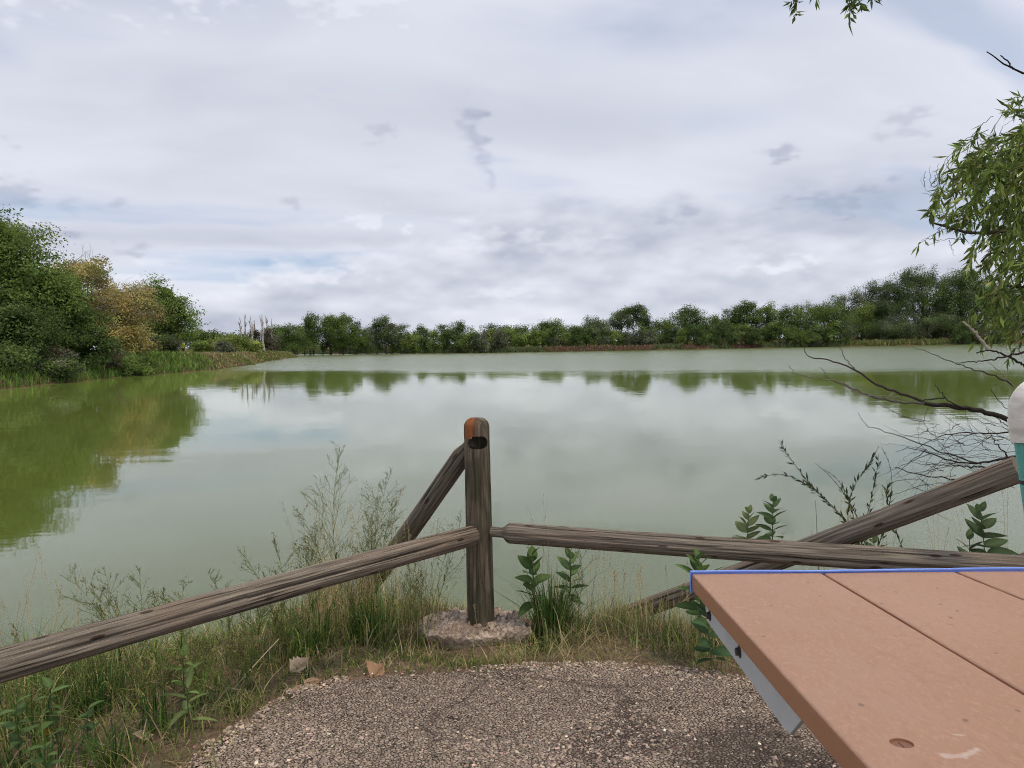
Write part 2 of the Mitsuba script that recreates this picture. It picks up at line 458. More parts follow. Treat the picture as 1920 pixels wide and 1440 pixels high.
def shore_dist(x, y):
    """Signed distance to the shoreline: positive on land."""
    P = np.stack([np.ravel(x), np.ravel(y)], 1)
    out = np.full(len(P), 1e9); inside = np.zeros(len(P), bool)
    for i in range(len(lake)):
        a, b = lake[i], lake[(i + 1) % len(lake)]
        e = b - a
        t = np.clip(((P - a) @ e) / (e @ e), 0, 1)
        out = np.minimum(out, np.linalg.norm(P - a - t[:, None] * e, axis=1))
        c = (a[1] > P[:, 1]) != (b[1] > P[:, 1])
        with np.errstate(divide='ignore', invalid='ignore'):
            xi = (b[0] - a[0]) * (P[:, 1] - a[1]) / (b[1] - a[1]) + a[0]
        inside ^= c & (P[:, 0] < xi)
    return np.where(inside, -out, out).reshape(np.shape(x))


def near_plane(y):
    return 0.9 - 0.066 * np.clip(y, -8, 12)


def ss(a, b, x):
    t = np.clip((x - a) / (b - a), 0, 1)
    return t * t * (3 - 2 * t)


COLLAR = at(902, 1172, 4.33)[:2] + [-0.02, 0.02]


def land(x, y):
    x, y = np.asarray(x, float), np.asarray(y, float)
    s = shore_dist(x, y)
    r = np.hypot(x, y)
    n1 = meshkit.fbm(np.stack([x * 0.6, y * 0.6, 0 * x], -1), 4, 3) - 0.5
    n2 = meshkit.fbm(np.stack([x * 0.07, y * 0.07, 0 * x], -1), 4, 6) - 0.5
    w = ss(10, 22, r)
    left = ss(-18, -30, x) * ss(225, 160, y)
    far_h = 0.9 + 0.7 * left + 0.5 * n2 + 0.002 * np.clip(s, 0, 400) + 3.0 * ss(350, 900, r)
    h = near_plane(y) * (1 - w) + far_h * w
    k = 0.55 * (1 - w) + (0.42 + 0.25 * left) * w
    bank = s * k
    c = 0.10 * (1 - w) + 0.25 * w
    d = np.clip((bank - h) / (2 * c) + 0.5, 0, 1)
    z = bank * (1 - d) + h * d - c * d * (1 - d)
    off = np.clip((np.hypot(x, y - 1.0) - 2.9) / 1.2, 0, 1)
    z = z + n1 * (0.10 * (1 - w) * off + 0.22 * w) * ss(0, 0.6, s)
    rc = np.hypot(x - COLLAR[0], y - COLLAR[1])
    z = z - 0.075 * np.exp(-((rc - 0.40) / 0.15) ** 2) * ss(0.15, -0.15, y - COLLAR[1])
    return np.maximum(z, -1.2)


rad = [0.35]
while rad[-1] < 3500:
    g = 1.05 if rad[-1] < 2.0 else 1.016 if rad[-1] < 7 else 1.02 if rad[-1] < 9 else 1.03 if rad[-1] < 330 else 1.25
    rad.append(rad[-1] * g)
rad = A(rad)
th = np.r_[np.linspace(-50, 50, 470), np.linspace(50, 310, 110)[1:-1]]
th = np.radians(th)
R, TH = np.meshgrid(rad, th, indexing='ij')
GX, GY = R * np.sin(TH), R * np.cos(TH)
GZ = land(GX, GY)
nr, nt = R.shape
gv = np.vstack([np.stack([GX, GY, GZ], -1).reshape(-1, 3), [[0, 0, float(land(A([0.0]), A([0.0]))[0])]]])
i, j = np.meshgrid(np.arange(nr - 1), np.arange(nt), indexing='ij')
q = np.stack([i * nt + j, (i + 1) * nt + j, (i + 1) * nt + (j + 1) % nt, i * nt + (j + 1) % nt], -1).reshape(-1, 4)
q = q[:, ::-1]
j = np.arange(nt)
gf = np.vstack([q[:, [0, 1, 2]], q[:, [0, 2, 3]], np.stack([j * 0 + nr * nt, (j + 1) % nt, j], 1)])
scene['ground'] = ply(trimesh.Trimesh(gv, gf, process=False), 'soil', smooth=True, uv=gv[:, :2])
labels['ground'] = {'label': 'brown earth and rough grassland around the lake', 'kind': 'structure'}

from scipy.spatial import cKDTree
ground_tree = cKDTree(gv[:, :2])


def gz(x, y):
    """Ground height at points, from the analytic surface."""
    return land(np.atleast_1d(np.asarray(x, float)), np.atleast_1d(np.asarray(y, float)))


# water: one sheet
wx, wy = np.meshgrid(np.linspace(-200, 260, 24), np.linspace(-30, 340, 24), indexing='ij')
wv = np.stack([wx, wy, 0 * wx], -1).reshape(-1, 3)
i, j = np.meshgrid(np.arange(23), np.arange(23), indexing='ij')
q = np.stack([i * 24 + j, (i + 1) * 24 + j, (i + 1) * 24 + j + 1, i * 24 + j + 1], -1).reshape(-1, 4)
scene['water'] = ply((wv, q), 'pondwater', smooth=True, uv=wv[:, :2])
labels['water'] = {'label': 'calm green murky lake water with a wind-ruffled strip near the far shore', 'kind': 'structure'}


def on_plane(px, py):
    """Where the ray through a pixel meets the sloping near ground."""
    d = fwd + (px - 960) / 1450 * rgt - (py - 720) / 1450 * upv
    t = (0.9 - cam[2]) / (d[2] + 0.066 * d[1])
    return cam + t * d


from shapely.geometry import Polygon, Point
import shapely
edge_px = [(340, 1470), (400, 1405), (440, 1378), (500, 1340), (560, 1303), (640, 1283), (740, 1270), (850, 1264), (1000, 1254), (1150, 1254), (1300, 1264), (1400, 1284), (1490, 1330), (1560, 1400)]
edge = [on_plane(*p)[:2] for p in edge_px]
edge = [(-1.6, -1.5), (-1.35, 1.0)] + [tuple(p) for p in edge] + [(1.9, 2.2), (3.0, 1.2), (4.0, -1.5)]
path_poly = Polygon(edge).buffer(0.06).buffer(-0.06)
pr = np.random.default_rng(8)
ring = A(path_poly.exterior.segmentize(0.05).coords)[:-1]
ring = ring + pr.normal(size=ring.shape) * 0.012
path_poly = Polygon(ring).buffer(0)
gx, gy = np.meshgrid(np.arange(-2.2, 4.2, 0.06), np.arange(-1.6, 4.4, 0.06))
g2 = np.stack([gx.ravel(), gy.ravel()], 1)
g2 = g2[shapely.contains_xy(path_poly.buffer(-0.03), g2[:, 0], g2[:, 1])]
ring = A(path_poly.exterior.coords)[:-1]
allp = np.vstack([ring, g2])
from scipy.spatial import Delaunay
tri = Delaunay(allp).simplices
cen = allp[tri].mean(1)
tri = tri[shapely.contains_xy(path_poly, cen[:, 0], cen[:, 1])]
pz = gz(allp[:, 0], allp[:, 1]) + 0.012
pz[len(ring):] += 0.012
fl = np.cross(allp[tri[:, 1]] - allp[tri[:, 0]], allp[tri[:, 2]] - allp[tri[:, 0]]) < 0
tri[fl] = tri[fl][:, ::-1]
pv = np.column_stack([allp, pz])
scene['path'] = ply(trimesh.Trimesh(pv, tri, process=False), 'chipseal', smooth=True, uv=allp)
labels['path'] = {'label': 'worn chip-seal pad of small brown stones by the fence corner', 'kind': 'structure'}

# chippings lying proud in the pad
pr = np.random.default_rng(21)
n = 75000
c = np.column_stack([pr.uniform(-1.6, 1.75, n), 3.95 - 1.75 * pr.uniform(0, 1, n) ** 0.9])
keep = shapely.contains_xy(path_poly.buffer(0.03), c[:, 0], c[:, 1])
st = meshkit.fbm(np.column_stack([c * 2.2 + [4, 0], 0 * c[:, 0]]), 4, 2)
keep &= pr.uniform(size=n) > 0.15 + ss(0.45, 0.62, st) * 0.75
c = c[keep]; n = len(c)
octv = A([[1, 0, 0], [0.2, 0.95, 0], [-1, 0.1, 0], [-0.1, -1, 0], [0, 0, 1], [0.55, 0.5, 0.72]], float)
octf = A([[0, 5, 4], [0, 1, 5], [1, 4, 5], [1, 2, 4], [2, 3, 4], [3, 0, 4]])
s = pr.lognormal(math.log(0.0050), 0.34, n)
ang = pr.uniform(0, 2 * np.pi, n); asp = pr.uniform(0.6, 1.0, n)
v = octv[None] * np.stack([s, s * asp, s * pr.uniform(0.35, 0.65, n)], 1)[:, None] + pr.normal(size=(n, 6, 3)) * (s * 0.16)[:, None, None]
ca, sa = np.cos(ang)[:, None], np.sin(ang)[:, None]
vx, vy = v[..., 0] * ca - v[..., 1] * sa, v[..., 0] * sa + v[..., 1] * ca
zz = gz(c[:, 0], c[:, 1]) + 0.0225
v = np.stack([vx + c[:, :1], vy + c[:, 1:], v[..., 2] + zz[:, None]], -1)
col = A([0.43, 0.345, 0.27]) * pr.lognormal(-0.02, 0.34, n)[:, None] * (1 + pr.normal(size=(n, 3)) * 0.06)
acc = Acc()
acc.add(v.reshape(-1, 3), (np.arange(n)[:, None, None] * 6 + octf[None]).reshape(-1, 3), np.repeat(col, 6, 0))
scene['gravel'] = acc.shape('stone')
labels['gravel'] = {'label': 'small brown and grey stone chips bedded in the pad', 'category': 'gravel', 'kind': 'stuff'}

# ------------------------------------------------------------------ log fence
def log(P0, P1, prof, seed, crack=None, nu=150, nv=84, endcap=True):
    """A round weathered rail from P0 to P1. prof(t) radius; crack = list of (angle, start, end, depth, width, wander)."""
    P0, P1 = A(P0), A(P1)
    L = np.linalg.norm(P1 - P0); ax = (P1 - P0) / L
    s = np.cross(ax, A([0, 0, 1.0])); s /= np.linalg.norm(s); u2 = np.cross(s, ax)
    t = np.linspace(0, 1, nu); a = np.linspace(0, 2 * np.pi, nv + 1)
    TT, AA = np.meshgrid(t, a, indexing='ij')
    r = np.broadcast_to(np.asarray([prof(k) for k in t])[:, None], TT.shape).copy()
    nz = np.stack([TT * L * 1.6 + seed * 7.1, np.cos(AA) * 1.2, np.sin(AA) * 1.2], -1)
    r *= 1 + 0.13 * (meshkit.fbm(nz, 3, seed) - 0.5)
    fl = np.stack([TT * L * 1.1 + seed, np.cos(AA) * 9, np.sin(AA) * 9], -1)
    r -= 0.0042 * ss(0.50, 0.72, meshkit.fbm(fl, 3, seed + 5))
    bend = 0.012 * np.sin(np.pi * t) * math.cos(seed)
    for ang, t0, t1, dep, wid, wan in crack or ():
        w = 0.25 * (meshkit.fbm(np.stack([t * L * 2.2 + ang, 0 * t, 0 * t], -1), 3, seed + 9) - 0.5) * wan
        w = w + 0.16 * wan * (meshkit.noise(np.stack([np.floor(t * L * 5) + .5, 0 * t, 0 * t], -1), seed + 2) - .5)
        dd = (AA - ang - w[:, None] + np.pi) % (2 * np.pi) - np.pi
        on = ss(t0, t0 + 0.06, t) * ss(t1, t1 - 0.06, t) * (0.35 + 0.65 * meshkit.noise(np.stack([t * L * 6, 0 * t, 0 * t], -1), seed + 3))
        r -= dep * on[:, None] * np.exp(-np.abs(dd * 0.055 / wid) ** 1.5)
    c = P0 + TT[..., None] * (P1 - P0) + bend[:, None, None] * u2
    v = c + r[..., None] * (np.cos(AA)[..., None] * s + np.sin(AA)[..., None] * u2)
    uv = np.stack([TT * L + seed * 3.7, AA * 0.055 + seed], -1)
    m = nv + 1
    i, j = np.meshgrid(np.arange(nu - 1), np.arange(nv), indexing='ij')
    q = np.stack([i * m + j, i * m + j + 1, (i + 1) * m + j + 1, (i + 1) * m + j], -1).reshape(-1, 4)
    V, UV, F = v.reshape(-1, 3), uv.reshape(-1, 2), np.vstack([q[:, [0, 1, 2]], q[:, [0, 2, 3]]])
    for e, sg in ((0, -1), (nu - 1, 1)):
        k = len(V)
        rr = v[e]
        ctr = rr[:-1].mean(0) + sg * ax * 0.004
        V = np.vstack([V, rr, ctr]); UV = np.vstack([UV, np.stack([uv[e][:, 0], uv[e][:, 1]], -1), [[uv[e][0, 0], 0.3]]])
        l = np.arange(nv)
        tri_ = np.stack([k + l, k + l + 1, 0 * l + k + m], 1)
        F = np.vstack([F, tri_ if sg > 0 else tri_[:, ::-1]])
    # outward orientation
    f0 = V[F[0]]
    if np.dot(np.cross(f0[1] - f0[0], f0[2] - f0[0]), f0[0] - P0) < 0: F = F[:, ::-1]
    return ply(trimesh.Trimesh(V, F, process=False), 'railwood', smooth=True, uv=UV)


def tenon(t, L, r, r0=0.6, l0=0.05, l1=0.03, end=0):
    """Radius along a rail that narrows to a tenon at its start."""
    x = t * L if end == 0 else (1 - t) * L
    return r * (r0 + (1 - r0) * ss(l0, l0 + l1, x))


fence = thing('log_fence', 'weathered log rail fence with a corner post, some rails fallen, before the lake', 'fence')
PC = at(902, 1172, 4.33)
PB, PT = at(902.5, 1185, 4.33), at(893, 783, 4.33)
PB = PB - (PT - PB) * 0.25
ax = unit(PT - PB); HP = np.linalg.norm(PT - PB)
sx = unit(np.cross(ax, A([0, -1.0, 0]))); sy = np.cross(ax, sx)
M3 = manifold3d.Manifold
NP = 72
ring_t = np.linspace(0, 2 * np.pi, NP, endpoint=False)
rows = []
hs = np.r_[np.linspace(0, HP - 0.06, 60), HP - 0.06 + 0.06 * np.sin(np.linspace(0.15, 1, 7) * np.pi / 2)]
for h in hs:
    e = max(0.0, (h - (HP - 0.06)) / 0.06)
    rad_ = 0.0745 * (1.03 - 0.06 * h / HP) * math.sqrt(max(1e-4, 1 - (0.93 * e) ** 2.6))
    nz = np.stack([np.cos(ring_t) * 1.1, np.sin(ring_t) * 1.1, 0 * ring_t + h * 1.7], -1)
    rr = rad_ * (1 + 0.07 * (meshkit.fbm(nz, 3, 4) - 0.5)) - 0.003 * ss(.5, .7, meshkit.fbm(np.stack([np.cos(ring_t) * 8, np.sin(ring_t) * 8, 0 * ring_t + h * 1.2], -1), 3, 8))
    ck = (ring_t - (1.62 * np.pi + 0.12 * math.sin(h * 4)) + np.pi) % (2 * np.pi) - np.pi
    rr -= 0.010 * np.exp(-np.abs(ck / 0.05) ** 1.6) * float(ss(0.45, 0.6, h) * ss(1.30, 1.15, h))
    ck2 = (ring_t - (1.42 * np.pi + 0.05 * math.sin(h * 7)) + np.pi) % (2 * np.pi) - np.pi
    rr -= 0.008 * np.exp(-np.abs(ck2 / 0.04) ** 1.6) * float(ss(0.9, 1.1, h))
    rows.append(np.stack([rr * np.cos(ring_t), rr * np.sin(ring_t), 0 * ring_t + h], -1))
V = np.vstack(rows + [[[0, 0, 0]], [[0, 0, HP + 0.002]]])
i, j = np.meshgrid(np.arange(len(hs) - 1), np.arange(NP), indexing='ij')
q = np.stack([i * NP + j, i * NP + (j + 1) % NP, (i + 1) * NP + (j + 1) % NP, (i + 1) * NP + j], -1).reshape(-1, 4)
j = np.arange(NP)
F = np.vstack([q[:, [0, 1, 2]], q[:, [0, 2, 3]], np.stack([(j + 1) % NP, j, 0 * j + len(V) - 2], 1), np.stack([(len(hs) - 1) * NP + j, (len(hs) - 1) * NP + (j + 1) % NP, 0 * j + len(V) - 1], 1)])
pm = M3(manifold3d.Mesh(np.asarray(V, np.float32), np.asarray(F, np.uint32)))
if pm.volume() < 0: pm = M3(manifold3d.Mesh(np.asarray(V, np.float32), np.asarray(F[:, ::-1], np.uint32)))
zt = HP - 0.118          # open socket below the cap where a top rail has come away
def socket(px, py, pz, dx, dy, r, L, flat=1.0):
    c = M3.cylinder(L, r, r * 0.9, 24).translate([0, 0, 0]).scale([1, flat, 1])
    return c, (px, py, pz, dx, dy)
def cyl_along(p, d, r, L):
    d = unit(A(d, float)); s_ = unit(np.cross(d, A([0.1, 0.2, 1.0]))); u_ = np.cross(d, s_)
    Mx = np.column_stack([s_, u_, d, A(p, float)])
    return M3.cylinder(L, r, r, 28).transform(Mx.astype(np.float32))
def slot(x0, x1, r, d, y0, L):
    return manifold3d.Manifold.batch_hull([cyl_along([x_, y0, zt - 0.022], d, r, L) for x_ in (x0, x1)])
pm = pm - slot(-0.022, 0.016, 0.036, [0.12, -1.0, 0.02], 0.040, 0.2)
pm = pm - cyl_along([-0.012, 0.01, zt - 0.020], [-0.85, 0.5, -0.02], 0.040, 0.2)
MP = frame(PB, sx, sy, ax)
part(fence, 'post', ply(to_tri(pm, MP), 'postwood', smooth=35), 'greenish brown corner post with a domed top, bare orange wood on one side and an empty rail socket')
def along(a, b, t):
    return a + (b - a) * t


# left lower rail
a, b = at(889, 1003, 4.24), at(0, 1250, 2.50)
b = a + (b - a) * 1.18
LL = np.linalg.norm(b - a)
part(fence, 'rail', log(a, b, lambda t: 0.0555 * (1 - 0.35 * max(0, 1 - t * LL / 0.02) ** 2), 1, [(2.98, 0.08, 0.88, 0.022, 0.0075, 1.1), (2.45, 0.35, 0.95, 0.010, 0.005, 0.7), (2.95, 0.02, 0.40, 0.008, 0.004, 0.6), (3.25, 0.3, 0.8, 0.006, .004, .6)], nu=240, nv=110), 'long grey rail running left from the corner post, cracked along its length')
left_post = b + A([-0.12, -0.12, 0])
# right lower rail with a shaved tenon
a, b = at(921, 997, 4.27), at(1945, 1066, 3.50)
LR = np.linalg.norm(b - a)
part(fence, 'rail', log(a, b, lambda t: 0.0565 * (0.50 + 0.50 * float(ss(0.068, 0.105, t * LR))), 2, [(-0.25, 0.50, 1.0, 0.020, 0.007, .8), (0.3, 0.08, 0.5, 0.008, .005, .7), (6.0, 0.2, 0.8, .005, .004, .6)], nu=200), 'grey brown rail running right from the corner post behind the table, its end shaved to a peg')
right_post = b + A([0.10, -0.02, 0])
# top rail fallen behind to the left
a, b = at(884, 829, 4.36), at(633, 1178, 5.25)
LB = np.linalg.norm(b - a)
part(fence, 'rail', log(a, b, lambda t: 0.0575 * (0.62 + 0.38 * float(ss(0.03, 0.13, t * LB))), 3, [(2.8, 0.1, 0.9, 0.012, 0.006, .8), (3.5, 0.1, 0.7, 0.008, .005, .7)], nu=120), 'dark top rail slanting down from the corner post into the tall grass')
# top rail fallen on the right
a, b = at(1912, 879, 3.36), at(1140, 1164, 5.15)
part(fence, 'rail', log(a, b, lambda t: 0.0570, 4, [(3.2, 0.0, 0.5, 0.010, 0.006, 1.2), (2.7, 0.2, 0.95, 0.016, .006, 1.0), (1.6, 0.1, 0.6, .006, .004, 1)], nu=200), 'thick rail slanting down from the right behind the lower rail to the bank')
for pp, hh in ((left_post, 1.1), (right_post, 1.12)):
    z0 = float(gz(pp[0], pp[1])[0])
    part(fence, 'post', log([pp[0], pp[1], z0 - 0.25], [pp[0] - 0.02, pp[1], z0 + hh], lambda t: 0.072 * (1 - 0.3 * max(0, (t - 0.97) / 0.03) ** 2), 6 + int(hh * 50), None, nu=50, nv=48))

# concrete collar around the foot of the corner post
cr = np.random.default_rng(5)
na, nrr = 96, 34
Vc, Fc = [], []
base = A([PC[0] - 0.02, PC[1] + 0.02, 0.0]); zc = PC[2] + 0.012
for k in range(nrr + 5):
    a_ = np.linspace(0, 2 * np.pi, na, endpoint=False)
    R0 = 0.315 + 0.075 * (meshkit.fbm(np.stack([np.cos(a_) * 2.1, np.sin(a_) * 2.1, 0 * a_], -1), 4, 12) - 0.5) * 2
    if k < nrr:
        f_ = k / (nrr - 1); rr = R0 * f_
        P = np.stack([rr * np.cos(a_), rr * np.sin(a_), 0 * a_], -1)
        z = zc - 0.016 * f_ ** 6 + 0.042 * (meshkit.fbm(P * 16, 4, 3) - 0.5) * min(1, f_ * 3) * .75 - 0.016 * P[:, 1] / 0.3
        z += 0.026 * ss(.55, .72, meshkit.fbm(P * 34 + 5, 3, 31))
    else:
        f_ = (k - nrr + 1) / 5.0; rr = R0 * (1.0 + 0.02 * math.sin(f_ * 3.1) - 0.22 * f_)
        P = np.stack([rr * np.cos(a_), rr * np.sin(a_), 0 * a_ - f_], -1)
        rr = rr + 0.03 * (meshkit.fbm(P * 9, 3, 7) - 0.5)
        P = np.stack([rr * np.cos(a_), rr * np.sin(a_), 0 * a_], -1)
        z = zc - 0.016 - 0.016 * P[:, 1] / 0.3 - 0.13 * f_
    Vc.append(np.stack([P[:, 0] * 1.0 + base[0], P[:, 1] * 0.92 + base[1], 0 * a_ + z], -1))
Vc = np.vstack(Vc)
i, j = np.meshgrid(np.arange(nrr + 4), np.arange(na), indexing='ij')
q = np.stack([i * na + j, (i + 1) * na + j, (i + 1) * na + (j + 1) % na, i * na + (j + 1) % na], -1).reshape(-1, 4)
key = thing('concrete_collar', 'rough pinkish concrete collar with a broken edge around the foot of the corner post', 'footing')
scene[key] = ply(trimesh.Trimesh(Vc, np.vstack([q[:, [0, 1, 2]], q[:, [0, 2, 3]]]), process=False), 'concrete', smooth=True, uv=Vc[:, :2])

# ------------------------------------------------------------------ picnic table
table = thing('picnic_table', 'brown recycled plastic picnic table with a blue taped end beside the fence', 'table')
TP = at(1297, 1076, 1.72)
dv = unit(fwd + (1000 - 960) / 1450 * rgt - (751 - 720) / 1450 * upv)      # length of the table, pointing away
cv = unit(A([dv[1], -dv[0], 0.0]))
nv_ = np.cross(cv, dv)
BW, BT, BL = 0.2845, 0.038, 1.86


def tmesh(m, c, yaw=0):
    """Manifold in table axes (x across, y along, z up) centred at table offset c."""
    return to_tri(m, frame(TP + cv * c[0] + dv * c[1] + nv_ * c[2], cv, dv, nv_))


def board_mesh(k):
    m = box_mesh(BW, BL, BT, 0.0045).refine_to_length(0.03)
    t = to_tri(m)
    v = np.array(t.vertices)
    v[:, 2] += 0.0016 * (meshkit.noise(np.stack([v[:, 0] * 6 + k * 5, v[:, 1] * 3, 0 * v[:, 0]], -1), 3) - 0.5)
    v[:, 0] += 0.0016 * (meshkit.fbm(np.stack([np.sign(v[:, 0]) * 3, v[:, 1] * 9 + k, 0 * v[:, 0]], -1), 3, 4) - 0.5)
    return trimesh.Trimesh(v, t.faces, process=False)


for k in range(3):
    m = board_mesh(k)
    c = A([BW / 2 + k * (BW + 0.0055), -BL / 2, -BT / 2])
    if k == 0:
        mm = box_mesh(BW, BL, BT, 0.0045)
        hole = at(1691, 1414, 0.868)
        hx, hy = np.dot(hole - TP, cv), np.dot(hole - TP, dv)
        mm = mm - M3.cylinder(0.02, 0.0125, 0.0135, 40).translate([hx - c[0], hy - c[1], BT / 2 - 0.0035])
        m = to_tri(mm)
        hole_pos = (hx, hy)
    m.apply_transform(frame(TP + cv * c[0] + dv * c[1] + nv_ * c[2], cv, dv, nv_))
    bd = part(table, 'board', ply(m, 'plasticwood', smooth=40))
    if k == 0:
        part(bd, 'plug', ply(tmesh(M3.cylinder(0.003, 0.012, 0.0118, 36) - box_mesh(0.0012, 0.016, 0.004).translate([0, 0, 0.003]), (hole_pos[0], hole_pos[1], -0.0055)), 'plugplastic', smooth=40), 'round plug set into a bolt hole')
# blue tape round the far end, with a slack lower edge
tw = 3 * BW + 0.011
n = 90
xs = np.linspace(-0.003, tw, n)
wv_ = 0.0012 * (meshkit.fbm(np.stack([xs * 9, 0 * xs, 0 * xs], -1), 3, 2) - 0.5) * 2
top = np.stack([xs, 0 * xs + 0.0030, 0.0070 + wv_ - 0.0016 * np.exp(-((xs - 0.27) / 0.10) ** 2)], -1)
tops = top + [0, -0.0062, -0.0006]
tops[:, 1] += 0.0012 * np.sin(xs * 13)
low = np.stack([xs, 0 * xs + 0.0035, -0.041 + 2 * wv_], -1)
prof = [low, low + [0, -0.0018, 0], top * [1, 1, 1] + [0, -0.0018, -0.0024], tops + [0, 0, -0.0024], tops, top]
V = np.stack(prof, 1).reshape(-1, 3)
i, j = np.meshgrid(np.arange(n - 1), np.arange(6), indexing='ij')
q = np.stack([i * 6 + j, i * 6 + (j + 1) % 6, (i + 1) * 6 + (j + 1) % 6, (i + 1) * 6 + j], -1).reshape(-1, 4)
W = TP + V[:, :1] * cv + V[:, 1:2] * dv + V[:, 2:] * nv_
tape = trimesh.Trimesh(W, np.vstack([q[:, [0, 1, 2]], q[:, [0, 2, 3]]]), process=False)
lp = tmesh(box_mesh(0.0016, 0.007, 0.045, 0.0006), (-0.0030, 0.0008, -0.0185))
part(table, 'end_tape', ply(trimesh.util.concatenate([tape, lp]), 'tapeblue', smooth=30), 'blue tape wrapped over the far end of the boards')
# grey steel side plate under the edge, cut at an angle at its near end
y0, y1 = -0.085, -0.66
poly = manifold3d.CrossSection([[[y1 - 0.02, 0.0], [y1 + 0.045, -0.052], [y1 + 0.065, -0.054], [y0 + 0.0, -0.040], [y0 + 0.01, 0.0]]])
pl = M3.extrude(poly, 0.006)
if pl.volume() < 0 or pl.is_empty():
    poly = manifold3d.CrossSection([[[y0 + 0.01, 0.0], [y0, -0.040], [y1 + 0.065, -0.054], [y1 + 0.045, -0.052], [y1 - 0.02, 0.0]]])
    pl = M3.extrude(poly, 0.006)
Mx = A([[0, 0, 1, 0.012], [1, 0, 0, 0], [0, 1, 0, -BT - 0.0006]], float)
pl = pl.transform(Mx.astype(np.float32))
part(table, 'side_plate', ply(tmesh(pl, (0, 0, 0)), 'greysteel', smooth=30), 'grey painted steel plate below the table edge')
for yb in (-0.120, -0.350):
    z_ = -BT - 0.021
    hx_ = M3.cylinder(0.007, 0.0075, 0.0072, 6).rotate([0, -90, 0]).translate([0.0118, yb, z_])
    ws = M3.cylinder(0.0015, 0.011, 0.011, 24).rotate([0, -90, 0]).translate([0.0122, yb, z_])
    part(table, 'bolt', ply(tmesh(hx_ + ws, (0, 0, 0)), 'darksteel', smooth=30))
# frame: cross pieces, pedestal legs, seat on the far side
for yb in (-0.30, -1.25):
    part(table, 'cross_bar', ply(tmesh(box_mesh(tw - 0.06, 0.045, 0.045, 0.003), (tw / 2 + 0.012, yb, -BT - 0.024)), 'greysteel', smooth=30))
for yb in (-0.95, -1.62):
    o = TP + cv * (tw / 2 + 0.05) + dv * yb - nv_ * BT
    hgt = o[2] - float(gz(o[0], o[1])[0])
    m = box_mesh(0.075, 0.075, hgt - 0.04, 0.006)
    t = to_tri(m, frame(o - A([0, 0, (hgt + 0.05) / 2]), cv, dv, A([0, 0, 1.0])))
    part(table, 'leg', ply(t, 'greysteel', smooth=30))

# ------------------------------------------------------------------ fishing-line tube: white elbow on a teal pipe
tube_key = thing('recycling_tube', 'white plastic elbow on a teal upright pipe at the end of the slanting rail', 'pipe')
Zp = 2.75
c0 = at(1953, 985, Zp); c1 = at(1930.5, 826, Zp)
axp = unit(c1 - c0)
sxp = unit(np.cross(axp, A([0, -1.0, 0]))); syp = np.cross(axp, sxp)


def lathe_world(o, axis, prof_, n=64):
    s_ = unit(np.cross(axis, A([0.1, -1.0, 0]))); u_ = np.cross(axis, s_)
    a_ = np.linspace(0, 2 * np.pi, n, endpoint=False)
    rows = [o + axis * h + r * (np.cos(a_)[:, None] * s_ + np.sin(a_)[:, None] * u_) for r, h in prof_]
    V = np.vstack(rows)
    i, j = np.meshgrid(np.arange(len(prof_) - 1), np.arange(n), indexing='ij')
    q = np.stack([i * n + j, i * n + (j + 1) % n, (i + 1) * n + (j + 1) % n, (i + 1) * n + j], -1).reshape(-1, 4)
    t = trimesh.Trimesh(V, np.vstack([q[:, [0, 1, 2]], q[:, [0, 2, 3]]]), process=False)
    return t


RT = 0.048
foot = c0 - axp * 0.45
part(tube_key, 'pipe', ply(lathe_world(foot, axp, [(0.0, 0), (RT, 0), (RT, np.linalg.norm(c1 - foot) + 0.01)]), 'pvcteal', smooth=40), 'teal painted lower pipe')
Hc = np.linalg.norm(at(1930.5, 826, Zp) - at(1925, 782, Zp))
col_ = lathe_world(c1, axp, [(RT * 0.98, 0), (RT + 0.0095, 0), (RT + 0.011, 0.002), (RT + 0.011, Hc - 0.002), (RT + 0.0095, Hc)])
part(tube_key, 'coupling', ply(col_, 'pvcwhite', smooth=40), 'white socket ring')
oE = c1 + axp * Hc
bendR = 0.078; out = unit(sxp + 0.25 * A([0, -1, 0.0]) - 0.02 * axp); out = unit(out - axp * np.dot(out, axp))
rowsE = []; re = RT + 0.0065
a_ = np.linspace(0, 2 * np.pi, 64, endpoint=False); side = np.cross(axp, out)
pathE = [(oE, axp, out)]
for f_ in np.linspace(0, np.pi / 2, 22):
    cc = oE + out * bendR * (1 - math.cos(f_)) + axp * (bendR * math.sin(f_) + 0.012)
    ta = axp * math.cos(f_) + out * math.sin(f_)
    pathE.append((cc, ta, -axp * math.sin(f_) + out * math.cos(f_)))
pathE.append((cc + out * 0.03, out, -axp))
for cc, ta, nn in pathE:
    rowsE.append(cc + re * (np.cos(a_)[:, None] * nn + np.sin(a_)[:, None] * side))
V = np.vstack(rowsE)
i, j = np.meshgrid(np.arange(len(rowsE) - 1), np.arange(64), indexing='ij')
q = np.stack([i * 64 + j, i * 64 + (j + 1) % 64, (i + 1) * 64 + (j + 1) % 64, (i + 1) * 64 + j], -1).reshape(-1, 4)
el = trimesh.Trimesh(V, np.vstack([q[:, [0, 1, 2]], q[:, [0, 2, 3]]]), process=False)
el2 = lathe_world(cc + out * 0.03, out, [(re, 0), (RT + 0.0105, 0.0), (RT + 0.0105, 0.05), (RT * 0.9, 0.05), (RT * 0.9, 0.0)])
part(tube_key, 'elbow', ply(trimesh.util.concatenate([el, el2]), 'pvcwhite', smooth=50), 'white elbow turning to the right')
bnd = lathe_world(at(1941.7, 905, Zp), axp, [(RT, 0), (RT + 0.002, 0.0), (RT + 0.002, 0.014), (RT, 0.014)])
part(tube_key, 'strap', ply(bnd, 'darksteel', smooth=40), 'black strap')

